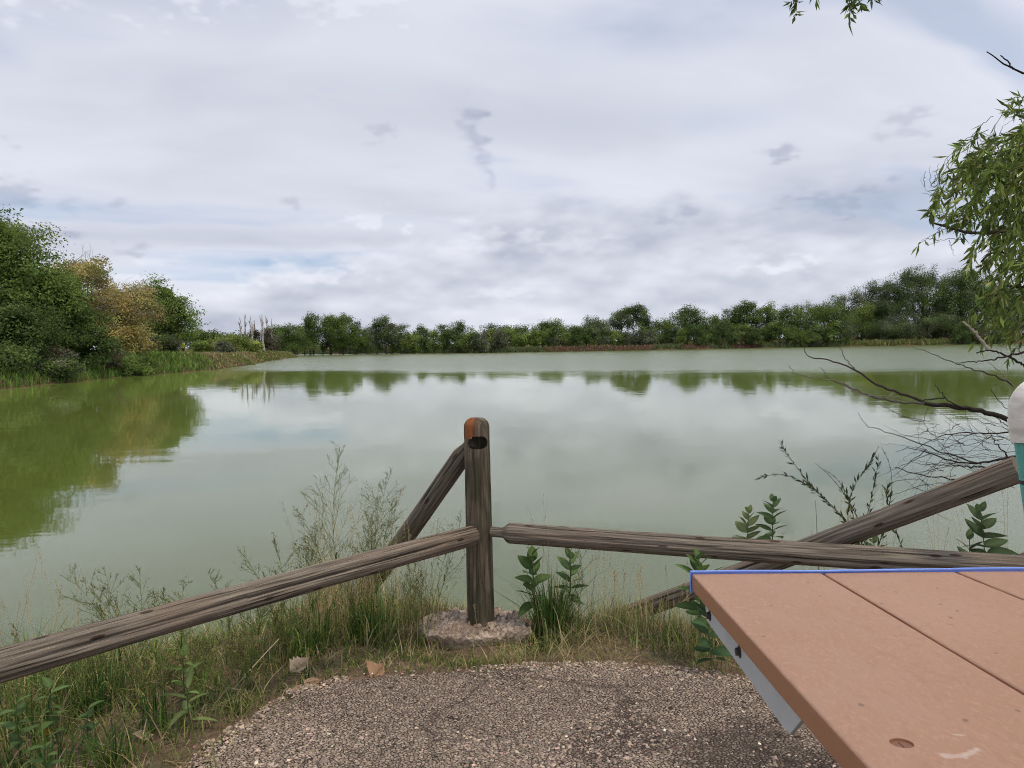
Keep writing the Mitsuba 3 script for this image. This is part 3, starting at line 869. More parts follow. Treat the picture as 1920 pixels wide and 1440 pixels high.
# ------------------------------------------------------------------ near grass
GREEN, YGREEN, STRAW, BROWN, DEEP = A([0.110, 0.185, 0.045]), A([0.25, 0.29, 0.080]), A([0.56, 0.46, 0.26]), A([0.27, 0.185, 0.12]), A([0.060, 0.120, 0.036])
vr = np.random.default_rng(77)


def pick(rng, n, cols, w):
    k = rng.choice(len(cols), n, p=A(w) / sum(w))
    return A(cols)[k] * rng.lognormal(0, 0.30, (n, 1)) * (1 + rng.normal(size=(n, 3)) * 0.05)


n = 220000
gx_, gy_ = vr.uniform(-3.9, 3.3, n), vr.uniform(1.9, 6.1, n)
sd = shore_dist(gx_, gy_)
path_d = shapely.distance(path_poly, shapely.points(gx_, gy_))
infr = (np.abs(gx_) < 0.72 * gy_ + 0.35)
nzz = meshkit.fbm(np.stack([gx_ * 1.7, gy_ * 1.7, 0 * gx_], -1), 3, 21)
dens = ss(0.0, 0.09, path_d) * ss(-0.05, 0.25, sd) * ss(0.30, 0.52, nzz + 0.12)
bare = np.exp(-(((gx_ + 1.45) / 0.55) ** 2 + ((gy_ - 2.75) / 0.42) ** 2))
dens *= 1 - 0.62 * bare
dens += 0.22 * (path_d <= 0.02) * np.exp(-path_d / 0.01) * (shapely.distance(path_poly.exterior, shapely.points(gx_, gy_)) < 0.10)
coll = np.hypot((gx_ - base[0]), (gy_ - base[1]) / 0.92)
dens *= ss(0.30, 0.42, coll)
dens *= (1 - .40 * np.exp(-((gx_ - base[0]) / .30) ** 2 - ((gy_ - base[1] + .42) / .16) ** 2)) * (0.9 - 0.5 * ss(4.6, 5.2, gy_))
keep = infr & (vr.uniform(size=n) < dens * (0.66 - 0.30 * ss(0.2, 0.55, path_d))) & (sd > 0)
gx_, gy_, pd_, sd_, nz_ = gx_[keep], gy_[keep], path_d[keep], sd[keep], nzz[keep]
n = len(gx_)
P = np.stack([gx_, gy_, gz(gx_, gy_) - 0.006], -1)
hh = (0.030 + 0.050 * ss(0.05, 0.5, pd_) + 0.05 * ss(.45, .75, nz_)) * vr.lognormal(0, 0.38, n)
wild = ss(-0.3, -0.9, gx_)
hh *= 1 + 0.5 * wild * ss(0.25, 0.7, pd_)
az_ = vr.uniform(0, 2 * np.pi, n)
ln = np.stack([np.cos(az_), np.sin(az_)], 1) * (hh * vr.uniform(0.15, 1.5, n))[:, None]
pr_ = meshkit.fbm(np.stack([gx_ * 2.6, gy_ * 2.6, 0 * gx_ + 5], -1), 3, 4)
col = pick(vr, n, [GREEN, YGREEN, STRAW, BROWN, DEEP], [.34, .27, .20, .06, .13])
dry = (ss(0.48, 0.64, pr_) * 0.6 * ss(-2.2, 0.2, gx_))[:, None]
col = col * (1 - dry) + dry * STRAW * vr.lognormal(-0.25, 0.3, (n, 1))
acc = Acc()
blades(acc, P, hh, ln, 0.25, vr.uniform(0.0026, 0.0066, n), col, 3)
# dead flattened litter lying on the soil between the blades
n = 6000
lx, ly = vr.uniform(-3.4, 2.6, n), vr.uniform(2.0, 5.2, n)
k = (np.abs(lx) < 0.72 * ly + 0.3) & (shore_dist(lx, ly) > 0.2) & ~shapely.contains_xy(path_poly.buffer(-0.03), lx, ly)
lx, ly = lx[k], ly[k]; n = len(lx)
P = np.stack([lx, ly, gz(lx, ly) + 0.006], -1)
an = vr.uniform(0, 2 * np.pi, n); le = vr.uniform(0.05, 0.20, n)
blades(acc, P, 0.012, np.stack([np.cos(an), np.sin(an)], 1) * le[:, None], 0.3, vr.uniform(.002, .004, n), pick(vr, n, [STRAW, BROWN, A([.26, .17, .11])], [.4, .3, .3]), 3)
scene['grass'] = acc.shape('leafage')
labels['grass'] = {'label': 'short green and straw coloured grass along the edge of the pad', 'category': 'grass', 'kind': 'stuff'}


def ground_px(px, py):
    """Point of the near bank seen at a pixel, by marching along the ray."""
    d = fwd + (px - 960) / 1450 * rgt - (py - 720) / 1450 * upv
    ts = np.linspace(1.5, 7.5, 400)
    Q = cam + ts[:, None] * d
    h = gz(Q[:, 0], Q[:, 1])
    k = np.argmax(Q[:, 2] < np.maximum(h, 0.0))
    return Q[k]


def stand(px, py, z):
    """Point on the ground straight below the pixel's ray at depth z."""
    p = at(px, py, z)
    return A([p[0], p[1], float(gz(p[0], p[1])[0])])


# ---- tall loose clumps of grass
def clump(label, group, cx, cy, n, H, spread, r0, cols, w, width=0.004, heads=0, seed=0, bend=0.25, cat='grass clump'):
    rg = np.random.default_rng(seed)
    key = thing('grass_clump', label, cat, group)
    a_, rr = rg.uniform(0, 2 * np.pi, n), r0 * np.sqrt(rg.uniform(size=n))
    x, y = cx + rr * np.cos(a_), cy + rr * np.sin(a_)
    P = np.stack([x, y, gz(x, y) - 0.01], -1)
    h = H * rg.uniform(0.45, 1.05, n)
    az = np.where(rg.uniform(size=n) < 0.7, a_, rg.uniform(0, 2 * np.pi, n))
    ln = np.stack([np.cos(az), np.sin(az)], 1) * (h * np.abs(rg.normal(0, spread, n)))[:, None]
    acc = Acc()
    blades(acc, P, h, ln, bend, width * rg.uniform(.6, 1.3, n), pick(rg, n, cols, w), 4)
    part(key, 'blades', acc.shape('leafage'), kind='stuff')
    if heads:
        acc = Acc(); lf = Acc()
        for _ in range(heads):
            k = rg.integers(n)
            b = P[k]; hgt = H * rg.uniform(1.0, 1.55); lean = rg.normal(0, 0.14, 2) * hgt
            tip = b + A([lean[0], lean[1], hgt])
            c = curve(b, tip, A([-lean[0], -lean[1], 0]) * 0.12, 7)
            cc = STRAW * rg.uniform(0.7, 1.2)
            tube(acc, c, np.linspace(0.0014, 0.0007, 7), cc, 3)
            m = 16
            t = rg.uniform(0.80, 1.0, m)
            q = b + (tip - b) * t[:, None] + rg.normal(size=(m, 3)) * 0.002
            leaves(lf, q, unit(tip - b) + rg.normal(size=(m, 3)) * 0.35, rand_dir(rg, m), rg.uniform(.008, .016, m), 0.0032, cc * rg.uniform(.8, 1.15, (m, 1)))
        part(key, 'stalks', acc.shape('twig'), kind='stuff'); part(key, 'seed_heads', lf.shape('leafage'), kind='stuff')
    return key


DRYG = [STRAW, BROWN, YGREEN, GREEN]
GRG = [GREEN, DEEP, YGREEN, STRAW]
for lab, px, py, z, n, H, sp, r0, cols, w, wd, hd, sd_ in (
    ('straw brown grass clump round the foot of the fallen left rail', 640, 1195, 4.55, 420, 0.56, .28, .20, DRYG, [.55, .25, .12, .08], .0042, 22, 1),
    ('dark green grass clump below the left rail, just right of the fallen top rail', 700, 1215, 4.2, 220, 0.36, .34, .14, GRG, [.45, .35, .15, .05], .0080, 3, 2),
    ('tall thin straw stalks left of the concrete collar', 770, 1205, 4.35, 170, 0.40, .22, .18, DRYG, [.45, .15, .25, .15], .0034, 16, 3),
    ('pale straw clump between the fallen left rail and the wide bladed clump', 600, 1215, 4.2, 220, 0.40, .30, .18, DRYG, [.55, .2, .15, .1], .0038, 18, 23),
    ('thin dry stalks in front of the lake left of the corner post', 740, 1190, 4.6, 130, 0.42, .18, .22, DRYG, [.55, .15, .2, .1], .0032, 20, 24),
    ('sparse pale stalks right of the sedge tuft', 1110, 1190, 4.5, 60, 0.34, .22, .25, DRYG, [.6, .1, .2, .1], .0030, 14, 25),
    ('dark green wide bladed clump below the middle of the left rail', 570, 1225, 4.0, 220, 0.32, .38, .15, GRG, [.5, .3, .15, .05], .0085, 2, 4),
    ('brownish dry grass clump left of the fallen leaves by the pad', 500, 1245, 3.85, 190, 0.27, .35, .14, DRYG, [.35, .40, .15, .1], .0040, 4, 5),
    ('dark green sedge tuft right of the concrete collar', 1035, 1200, 4.25, 420, 0.52, .36, .10, GRG, [.42, .38, .15, .05], .0070, 5, 6),
    ('yellowish grass clump behind the pad between collar and table', 1150, 1205, 4.35, 230, 0.24, .45, .26, DRYG, [.28, .12, .35, .25], .0042, 12, 7),
    ('pale dry grass clump in front of the fallen right rail', 1215, 1205, 4.25, 230, 0.27, .42, .22, DRYG, [.35, .10, .30, .25], .0040, 10, 8),
    ('green grass clump beside the far corner of the table', 1290, 1240, 4.0, 200, 0.22, .5, .2, GRG, [.35, .15, .35, .15], .0042, 5, 9),
    ('green grass clump at the left end of the left rail', 40, 1345, 3.1, 260, 0.36, .40, .25, GRG, [.45, .25, .2, .1], .0048, 4, 10),
    ('tall dry stalks above the left end of the left rail', 80, 1250, 3.7, 120, 0.42, .22, .20, DRYG, [.5, .1, .3, .1], .0036, 14, 11),
    ('leaning sedge blades under the left rail near the left edge', 190, 1320, 3.3, 160, 0.34, .5, .12, GRG, [.4, .4, .15, .05], .0050, 2, 12),
    ('broad bladed grass tuft on the bare soil left of the pad', 215, 1420, 2.75, 90, 0.17, .55, .06, GRG, [.5, .2, .25, .05], .0075, 0, 13),
    ('small grass tuft left of the pad next to a curled leaf', 445, 1345, 3.25, 80, 0.10, .7, .06, GRG, [.4, .2, .3, .1], .0070, 0, 14),
    ('green grass tuft near the lower left corner', 75, 1425, 2.65, 200, 0.20, .5, .22, GRG, [.5, .3, .15, .05], .0055, 0, 15),
    ('yellow green grass tuft spilling onto the pad beside the table edge', 1345, 1275, 3.75, 220, 0.15, .6, .20, DRYG, [.30, .10, .40, .2], .0040, 0, 16),
    ('upright dark grass blades rising from bare soil below the left rail', 290, 1370, 3.05, 40, 0.30, .18, .05, GRG, [.4, .5, .1, 0.0], .0065, 0, 17),
    ('dry stalks between the right rail and the lake', 1560, 1150, 4.5, 150, 0.44, .22, .35, DRYG, [.4, .3, .2, .1], .0034, 12, 18),
    ('bleached stalks below the slanting right rail', 1740, 1130, 4.3, 170, 0.52, .18, .40, DRYG, [.5, .35, .1, .05], .0034, 12, 19),
    ('dark dry stalks at the right end of the fence', 1870, 1120, 4.1, 200, 0.62, .16, .30, DRYG, [.3, .55, .1, .05], .0036, 10, 20),
    ('short straw grass along the pad right of the fallen leaves', 830, 1240, 4.05, 170, 0.13, .5, .24, DRYG, [.35, .15, .3, .2], .0036, 4, 21),
    ('fine straw grass in front of the concrete collar', 950, 1238, 4.0, 170, 0.12, .6, .26, DRYG, [.35, .1, .3, .25], .0036, 4, 22),
):
    p = stand(px, py, z)
    clump(lab, None, p[0], p[1], n, H, sp, r0, cols, w, wd, hd, 100 + sd_)


# ---- airy panicle grass
def panicle(label, bpx, tpx, z, seed, ncul=3, spread=0.16, dens_=1.0):
    rg = np.random.default_rng(seed)
    key = thing('panicle_grass', label, 'grass plant')
    b = stand(bpx[0], bpx[1], z); tip = at(tpx[0], tpx[1], z)
    stem, head, sp, lf = Acc(), Acc(), Acc(), Acc()
    H = np.linalg.norm(tip - b)
    for k in range(ncul):
        tp = tip if k == 0 else b + (tip - b) * rg.uniform(.62, .95) + A([rg.normal(0, spread * H), rg.normal(0, spread * H), 0])
        bb = b + A([rg.normal(0, .02), rg.normal(0, .02), 0])
        c = curve(bb, tp, A([rg.normal(0, .03), rg.normal(0, .03), 0]), 12, rg, 0.003)
        cg = A([.20, .235, .085]) * rg.uniform(.7, 1.2)
        tube(stem, c[:8], np.linspace(.0017, .0011, 8), cg, 4)
        tube(head, c[7:], np.linspace(.0011, .0005, 5), cg, 3)
        L = np.linalg.norm(tp - bb)
        nn = int(13 * dens_)
        for i_ in range(nn):
            t = 0.38 + 0.60 * (i_ + rg.uniform(0, .6)) / nn
            o = c[0] + 0; 
            x = t * 11; i0 = min(int(x), 10); o = c[i0] + (c[i0 + 1] - c[i0]) * (x - i0)
            axis = unit(tp - bb)
            for _ in range(2):
                d = unit(axis * rg.uniform(.8, 1.3) + rand_dir(rg, 1)[0] * A([1, 1, .5]) * rg.uniform(.7, 1.1))
                bl = L * (0.40 * (1 - t) + 0.07) * rg.uniform(.6, 1.15)
                e = o + d * bl
                bc = curve(o, e, A([0, 0, -0.02 * bl]), 5, rg, 0.012 * bl)
                tube(head, bc, np.linspace(.0011, .0006, 5), cg * 1.05, 3)
                for m_ in range(int(5 * dens_) + 1):
                    tt = rg.uniform(.35, 1); oo = o + (e - o) * tt
                    d2 = unit(d + rand_dir(rg, 1)[0] * .75)
                    l2 = bl * rg.uniform(.12, .34)
                    tube(head, np.stack([oo, oo + d2 * l2]), .0006, cg * 1.05, 3)
                    q = int(rg.integers(2, 5))
                    u_ = rg.uniform(.3, 1, q)[:, None]
                    leaves(sp, oo + d2 * l2 * u_, d2 + rg.normal(size=(q, 3)) * .4, rand_dir(rg, q), rg.uniform(.005, .010, q), .0028, pick(rg, q, [A([.22, .22, .085]), A([.27, .21, .11]), A([.15, .115, .07])], [.45, .3, .25]))
        for _ in range(4):
            t = rg.uniform(.03, .5); x = t * 11; i0 = int(x); o = c[i0] + (c[i0 + 1] - c[i0]) * (x - i0)
            a_ = rg.uniform(0, 6.28); l_ = rg.uniform(.12, .26)
            blades(lf, o[None], l_ * .75, A([[math.cos(a_), math.sin(a_)]]) * l_ * .7, .55, .007, pick(rg, 1, [GREEN, YGREEN], [.6, .4]), 4)
    part(key, 'stem', stem.shape('twig')); part(key, 'panicle', head.shape('twig')); part(key, 'spikelets', sp.shape('leafage'), kind='stuff'); part(key, 'blades', lf.shape('leafage'), kind='stuff')


for lab, b_, t_, z, sd_, nc, spr, dn in (
    ('tallest airy seed grass, its pyramid head rising above the left rail', (655, 1200), (636, 838), 4.05, 1, 2, .22, 1.3),
    ('airy seed grass beside the fallen top rail, leaning right', (672, 1200), (732, 888), 4.1, 2, 2, .20, 1.2),
    ('airy seed grass leaning left out of the tallest one', (640, 1200), (560, 955), 4.0, 3, 2, .2, 1.0),
    ('loose seed grass above the middle of the left rail', (480, 1240), (512, 1008), 3.7, 4, 2, .18, .9),
    ('loose seed grass with low heads left of the middle of the left rail', (420, 1250), (388, 1072), 3.6, 5, 3, .25, .9),
    ('seed grass leaning far left over the left rail', (255, 1290), (118, 1068), 3.4, 6, 2, .14, .9),
    ('upright seed grass over the left part of the left rail', (265, 1290), (196, 1068), 3.45, 7, 2, .14, .8),
    ('thin seed grass over the left rail right of the upright one', (320, 1285), (262, 1066), 3.5, 8, 2, .16, .8),
    ('seed grass with reddish heads over the left rail', (385, 1275), (345, 1088), 3.5, 9, 2, .2, .8),
    ('thin seed grass stretching right towards the corner post', (800, 1200), (868, 958), 4.25, 10, 2, .12, .7),
    ('short seed grass at the left edge above the rail', (50, 1330), (36, 1165), 3.2, 11, 2, .2, .6),
    ('airy seed grass between the tallest one and the middle of the left rail', (600, 1215), (600, 985), 4.0, 17, 2, .2, 1.0),
    ('airy seed grass with a nodding head over the middle of the left rail', (545, 1235), (455, 1035), 3.8, 18, 2, .2, .9),
    ('pale seed grass over the left rail, right of the far leaning one', (225, 1300), (165, 1100), 3.35, 19, 2, .22, .9),
    ('seed grass in the corner between the left rail and the fallen rail', (715, 1205), (690, 960), 4.1, 20, 2, .2, 1.0),
    ('green seed grass under the left rail beside the collar', (790, 1210), (770, 1060), 4.2, 21, 3, .2, .8),
    ('low green seed grass at the left end of the left rail', (150, 1330), (120, 1180), 3.2, 22, 4, .35, .9),
    ('bushy seed grass below the left rail', (470, 1285), (450, 1150), 3.5, 12, 4, .3, 1.0),
    ('bushy pale seed grass below the left rail, left of the wide bladed clump', (560, 1260), (530, 1130), 3.8, 13, 4, .3, 1.0),
    ('low bushy seed grass on the soil below the left rail', (385, 1310), (370, 1205), 3.35, 14, 4, .35, 1.0),
    ('low seed grass beside the leaning sedge blades', (260, 1330), (275, 1240), 3.25, 15, 4, .4, 1.0),
    ('thin seed grass under the right rail near the sedge tuft', (1075, 1200), (1085, 1020), 4.4, 16, 1, .2, .7),
):
    panicle(lab, b_, t_, z, 200 + sd_, nc, spr, dn)


# ---- broad leaves
def leaf_mesh(acc, o, d, nrm, L, W, col, curl=0.2, nu=6, point=1.0, cup=0.15):
    """One broad leaf with a folded midrib and a curl along its length."""
    d = unit(d); s = unit(np.cross(d, nrm)); n_ = np.cross(s, d)
    t = np.linspace(0, 1, nu + 1)
    w = W * 0.5 * np.sin(np.pi * np.clip(t, 0, 1) ** (0.75 if point < 1.5 else 0.6)) ** 0.8
    w[0] = W * .04; w[-1] = W * 0.01
    c = o + d * (L * t)[:, None] - n_ * (L * curl * t ** 2)[:, None]
    lft = c + s * w[:, None] + n_ * (w * cup)[:, None]; rt = c - s * w[:, None] + n_ * (w * cup)[:, None]
    v = np.stack([lft, c, rt], 1).reshape(-1, 3)
    f = []
    for i in range(nu):
        a = 3 * i
        f += [[a, a + 1, a + 4], [a, a + 4, a + 3], [a + 1, a + 2, a + 5], [a + 1, a + 5, a + 4]]
    cc = np.repeat(np.broadcast_to(col, (nu + 1, 3)), 3, 0).copy()
    cc[1::3] = cc[1::3] * 1.35 + 0.015
    acc.add(v, A(f), cc)


def milkweed(label, bpx, tpx, z, seed, pairs=6, LL=0.075, WW=0.04, cat='milkweed plant', col=A([.075, .125, .040])):
    rg = np.random.default_rng(seed)
    key = thing('milkweed', label, cat)
    b = stand(bpx[0], bpx[1], z); tip = at(tpx[0], tpx[1], z)
    c = curve(b, tip, A([rg.normal(0, .015), rg.normal(0, .015), 0]), 10)
    acc = Acc(); tube(acc, c, np.linspace(.0042, .0022, 10), A([.17, .19, .09]), 6)
    part(key, 'stem', acc.shape('twig'))
    H = np.linalg.norm(tip - b)
    pairs += 2
    top_ = min(1.0, 0.30 / H)
    for k in range(pairs):
        t = 1 - top_ * (k + .1) / pairs
        x = t * 9; i0 = min(int(x), 8); o = c[i0] + (c[i0 + 1] - c[i0]) * (x - i0)
        a0 = k * math.pi / 2 + rg.uniform(-.35, .35) + seed
        for sg in (0, math.pi):
            a_ = a0 + sg + rg.uniform(-.2, .2)
            upz = 1.5 - 1.6 * min(1, k / (pairs - 1)) + rg.uniform(-.2, .2)
            d = unit(A([math.cos(a_), math.sin(a_), upz]))
            nrm = unit(A([-math.cos(a_) * upz, -math.sin(a_) * upz, 1.0]) + rg.normal(size=3) * .45)
            sc = (0.6 + 0.5 * min(1, k / 2.5)) * rg.uniform(.85, 1.15)
            acc = Acc()
            leaf_mesh(acc, o, d, nrm, LL * sc * 1.3, WW * sc * 1.4, col * 1.35 * rg.uniform(.7, 1.35), curl=rg.uniform(0, .35))
            part(key, 'leaf', acc.shape('glossleaf', True))
    return key


milkweed('milkweed right of the corner post, growing out of the sedge tuft, round leafed', (1008, 1195), (998, 1040), 4.3, 31, 6, .085, .048)
milkweed('narrower milkweed right of the sedge tuft with a pale yellow green tip', (1062, 1195), (1068, 1036), 4.35, 32, 7, .075, .030, col=A([.085, .13, .05]))
milkweed('milkweed behind the far corner of the table, its tip above the blue tape', (1312, 1240), (1310, 1048), 3.7, 33, 7, .090, .050)
milkweed('dark leafy milkweed under the far corner of the table', (1335, 1235), (1322, 1125), 3.55, 34, 6, .075, .034, col=A([.036, .068, .028]))
milkweed('milkweed with a curled dry top above the right rail, left one of a pair', (1412, 1180), (1404, 962), 4.5, 35, 6, .075, .042, col=A([.10, .125, .055]))
milkweed('milkweed with a tall pointed top above the right rail, right one of a pair', (1458, 1180), (1450, 940), 4.5, 36, 7, .078, .044, col=A([.07, .11, .045]))
milkweed('low milkweed where the slanting rail crosses behind the right rail', (1640, 1150), (1636, 1004), 4.6, 37, 5, .075, .040, col=A([.085, .12, .05]))
milkweed('large leaved milkweed under the right end of the slanting rail', (1845, 1150), (1838, 958), 3.75, 38, 5, .092, .046, col=A([.060, .092, .042]))
milkweed('second large leaved milkweed low beside the right end of the right rail', (1822, 1160), (1818, 1010), 3.85, 39, 4, .078, .038, col=A([.055, .085, .04]))


def broadleaf(label, bpx, tpx, z, seed, nl=9, LL=.11, WW=.035, col=A([.06, .105, .036])):
    rg = np.random.default_rng(seed)
    key = thing('broadleaf_weed', label, 'weed')
    b = stand(bpx[0], bpx[1], z); tip = at(tpx[0], tpx[1], z)
    c = curve(b, tip, A([rg.normal(0, .01), rg.normal(0, .01), 0]), 8)
    acc = Acc(); tube(acc, c, np.linspace(.0030, .0015, 8), A([.10, .13, .055]), 5)
    part(key, 'stem', acc.shape('twig'))
    for k in range(nl):
        t = .25 + .75 * k / (nl - 1); x = t * 7; i0 = min(int(x), 6); o = c[i0] + (c[i0 + 1] - c[i0]) * (x - i0)
        a_ = k * 2.4 + rg.uniform(-.3, .3); upz = rg.uniform(.2, .8) + (0.8 if k == nl - 1 else 0)
        d = unit(A([math.cos(a_), math.sin(a_), upz])); nrm = unit(A([-math.cos(a_) * upz, -math.sin(a_) * upz, 1.0]))
        acc = Acc(); sc = rg.uniform(.7, 1.15)
        leaf_mesh(acc, o, d, nrm, LL * sc, WW * sc, col * A([2.3, 1.95, 1.7]) * rg.uniform(.7, 1.3), curl=rg.uniform(.1, .6), point=2)
        part(key, 'leaf', acc.shape('glossleaf', True))


broadleaf('pointed leaf weed just under the middle of the left rail', (350, 1310), (345, 1222), 3.3, 51, 8, .115, .036)
broadleaf('broad leaf weed with drooping leaves beside the bare soil', (360, 1360), (352, 1290), 3.05, 52, 7, .12, .030, A([.07, .11, .045]))
broadleaf('small dark broad leaf weed at the lower left edge', (40, 1400), (30, 1320), 2.75, 53, 9, .075, .040, A([.045, .085, .035]))
broadleaf('leafy weed at the left edge below the rail', (110, 1390), (95, 1290), 2.95, 54, 10, .07, .038, A([.05, .095, .036]))
broadleaf('low leafy weed left of the bare soil, below the sedge blades', (170, 1400), (165, 1330), 2.9, 55, 9, .06, .035, A([.045, .085, .035]))
broadleaf('dark leafy weed in the lower left corner', (90, 1450), (85, 1390), 2.55, 56, 9, .06, .034, A([.04, .08, .03]))
broadleaf('upright leafy weed under the left rail, left of the wide bladed clump', (478, 1260), (470, 1175), 3.75, 57, 8, .06, .028, A([.065, .11, .04]))
broadleaf('small leafy weed at the edge of the pad right of the collar', (1195, 1245), (1198, 1205), 4.0, 58, 8, .05, .016, A([.065, .12, .05]))


# ---- slender leafy stems by the right rail
def slender(label, lines, z, seed, leafy=(0.0, 0.55), L=.055, W=.011):
    rg = np.random.default_rng(seed)
    key = thing('slender_weed', label, 'weed')
    for ln_ in lines:
        zz_ = z + rg.normal(0, .05)
        pts = [at(x, y, zz_) for x, y in ln_]
        g0 = stand(ln_[0][0] + 4, ln_[0][1], zz_)
        pts = [g0] + pts
        c = spline(pts, 24)
        acc = Acc(); tube(acc, c, np.linspace(.0034, .0010, 24), A([.085, .075, .05]) * rg.uniform(.8, 1.2), 5)
        part(key, 'stem', acc.shape('twig'))
        if leafy[1] < 0: continue
        acc = Acc()
        m = 46
        t = rg.uniform(.30 + leafy[0], .42 + leafy[1], m); i0 = np.clip((t * 23).astype(int), 0, 22)
        o = c[i0] + (c[i0 + 1] - c[i0]) * (t * 23 - i0)[:, None]; dd = unit(c[i0 + 1] - c[i0])
        leaves(acc, o, dd * 1.2 + rand_dir(rg, m) * .8, rand_dir(rg, m), L * rg.uniform(.5, 1.1, m), W, pick(rg, m, [A([.075, .10, .045]), A([.10, .13, .05]), A([.05, .07, .035])], [.4, .3, .3]), .05)
        m = 30
        t = rg.uniform(.6, 1., m); i0 = np.clip((t * 23).astype(int), 0, 22); o = c[i0]
        leaves(acc, o, unit(c[i0 + 1] - c[i0]) + rand_dir(rg, m) * .6, rand_dir(rg, m), .013, .004, A([.09, .085, .05]))
        part(key, 'foliage', acc.shape('leafage'), kind='stuff')


slender('slender leafy weed bending left over the lake, leftmost of its bunch', [[(1585, 978), (1520, 908), (1488, 868), (1460, 826)], [(1588, 980), (1523, 916), (1488, 895), (1447, 890), (1420, 899)]], 4.3, 61)
slender('slender leafy weed rising behind the slanting rail, leaning right', [[(1590, 972), (1596, 925), (1620, 882), (1648, 836)], [(1627, 962), (1641, 900), (1648, 850)]], 4.35, 62)
slender('thin weed leaning left in the middle of the slender bunch', [[(1606, 968), (1558, 895), (1528, 868)], [(1600, 968), (1575, 905), (1545, 880)]], 4.45, 63, (0, .35))
slender('thin weed with a drooping tip against the slanting rail', [[(1665, 950), (1672, 905), (1700, 899), (1735, 903), (1740, 925)], [(1668, 945), (1672, 895), (1652, 838)]], 4.3, 64, (0, .3))
slender('single dry stick standing left of the slanting rail', [[(1532, 1002), (1529, 938)]], 4.4, 65, (0, -.3), .01, .003)


# ---- dead leaves on the ground
def dead_leaf(label, px, py, L, W, ang, curl, col, lift=0.01, tilt=0.2, stem_=True, seed=0):
    rg = np.random.default_rng(seed)
    key = thing('dead_leaf', label, 'leaf')
    o = ground_px(px, py) + A([0, 0, lift])
    nu, nv = 12, 8
    t = np.linspace(0, 1, nu + 1); s = np.linspace(-1, 1, nv + 1)
    TT, SS = np.meshgrid(t, s, indexing='ij')
    w = W / 2 * np.sin(np.pi * np.clip(TT, 0, 1) ** 0.70) ** 1.25 * (1 + .16 * np.sin(TT * 34 + seed * 2))
    x = L * (TT - .5); y = w * SS * (1 + .10 * np.sin(TT * 21 + seed))
    z = curl * W * .8 * (np.abs(SS + .2 * math.sin(seed)) * w / (W / 2 + 1e-9)) + curl * .9 * L * (TT - .4) ** 2 + .10 * curl * W * np.sin(SS * 6 + TT * 5 + seed) + .006 * (meshkit.fbm(np.stack([x * 60, y * 60, 0 * x + seed], -1), 3) - .5)
    ca, sa = math.cos(ang), math.sin(ang)
    z = z + tilt * (y * .8 + x * .3)
    z = z - z.min()
    v = np.stack([o[0] + x * ca - y * sa, o[1] + x * sa + y * ca, o[2] + z], -1).reshape(-1, 3)
    m = nv + 1
    i, j = np.meshgrid(np.arange(nu), np.arange(nv), indexing='ij')
    q = np.stack([i * m + j, (i + 1) * m + j, (i + 1) * m + j + 1, i * m + j + 1], -1).reshape(-1, 4)
    cc = A(col) * (0.75 + .5 * meshkit.fbm(np.stack([x * 40, y * 40, 0 * x], -1), 3).reshape(-1, 1))
    vein = np.exp(-(SS.reshape(-1, 1) / .10) ** 2)
    cc = cc * (1 - .2 * vein)
    acc = Acc(); acc.add(v, np.vstack([q[:, [0, 1, 2]], q[:, [0, 2, 3]]]), cc)
    part(key, 'blade', acc.shape('leafage', True))
    if stem_:
        k = (nu * m) if False else 0
        e = v[nv // 2]
        acc = Acc(); tube(acc, curve(e, e - A([ca, sa, 0]) * L * .75 + A([0, 0, .012]), A([0, 0, .01]), 6), .0012, A([.30, .20, .13]), 4)
        part(key, 'stalk', acc.shape('twig'))


TAN = (.50, .34, .22)
dead_leaf('large folded tan dead leaf standing on the edge of the pad', 708, 1270, .115, .085, 1.2, .55, (.52, .33, .20), .012, .5, False, 1)
dead_leaf('flat brown dead leaf lying beside the large folded one', 690, 1277, .110, .06, .3, .15, (.30, .195, .14), .006, .1, False, 2)
dead_leaf('pale bleached dead leaf caught in the grass below the left rail', 563, 1262, .115, .075, .9, .35, (.60, .47, .34), .02, .7, False, 3)
dead_leaf('light tan dead leaf on the pad edge below the bleached one', 586, 1286, .090, .060, .4, .2, TAN, .008, .4, False, 4)
dead_leaf('small orange tan dead leaf at the left of the leaf cluster', 561, 1298, .080, .052, .1, .15, (.50, .31, .19), .006, .3, False, 5)
dead_leaf('grey brown dead leaf at the front of the leaf cluster', 602, 1299, .100, .055, .5, .2, (.26, .18, .135), .006, .2, False, 6)
dead_leaf('cream dead leaf with a long stalk on the bare soil', 268, 1388, .085, .070, 2.2, .25, (.62, .48, .34), .012, .35, True, 7)
dead_leaf('tiny pinkish dead leaf on the soil at the pad corner', 370, 1404, .035, .022, .3, .2, (.50, .32, .25), .006, .2, False, 8)
dead_leaf('tiny yellow dead leaf hanging in the lower left weeds', 93, 1398, .045, .030, 1.4, .3, (.50, .30, .06), .05, .5, True, 9)
dead_leaf('flat dark brown dead leaf on the pad next to the small grass tuft', 512, 1332, .105, .055, .15, .08, (.22, .145, .105), .004, .05, False, 10)
dead_leaf('pale dead leaf at the bottom edge left of the pad', 178, 1436, .060, .040, .5, .2, (.45, .33, .24), .008, .2, False, 11)
dead_leaf('yellow dead leaf at the left edge of the picture', 3, 1352, .05, .035, 1.0, .2, (.55, .38, .14), .05, .4, False, 12)
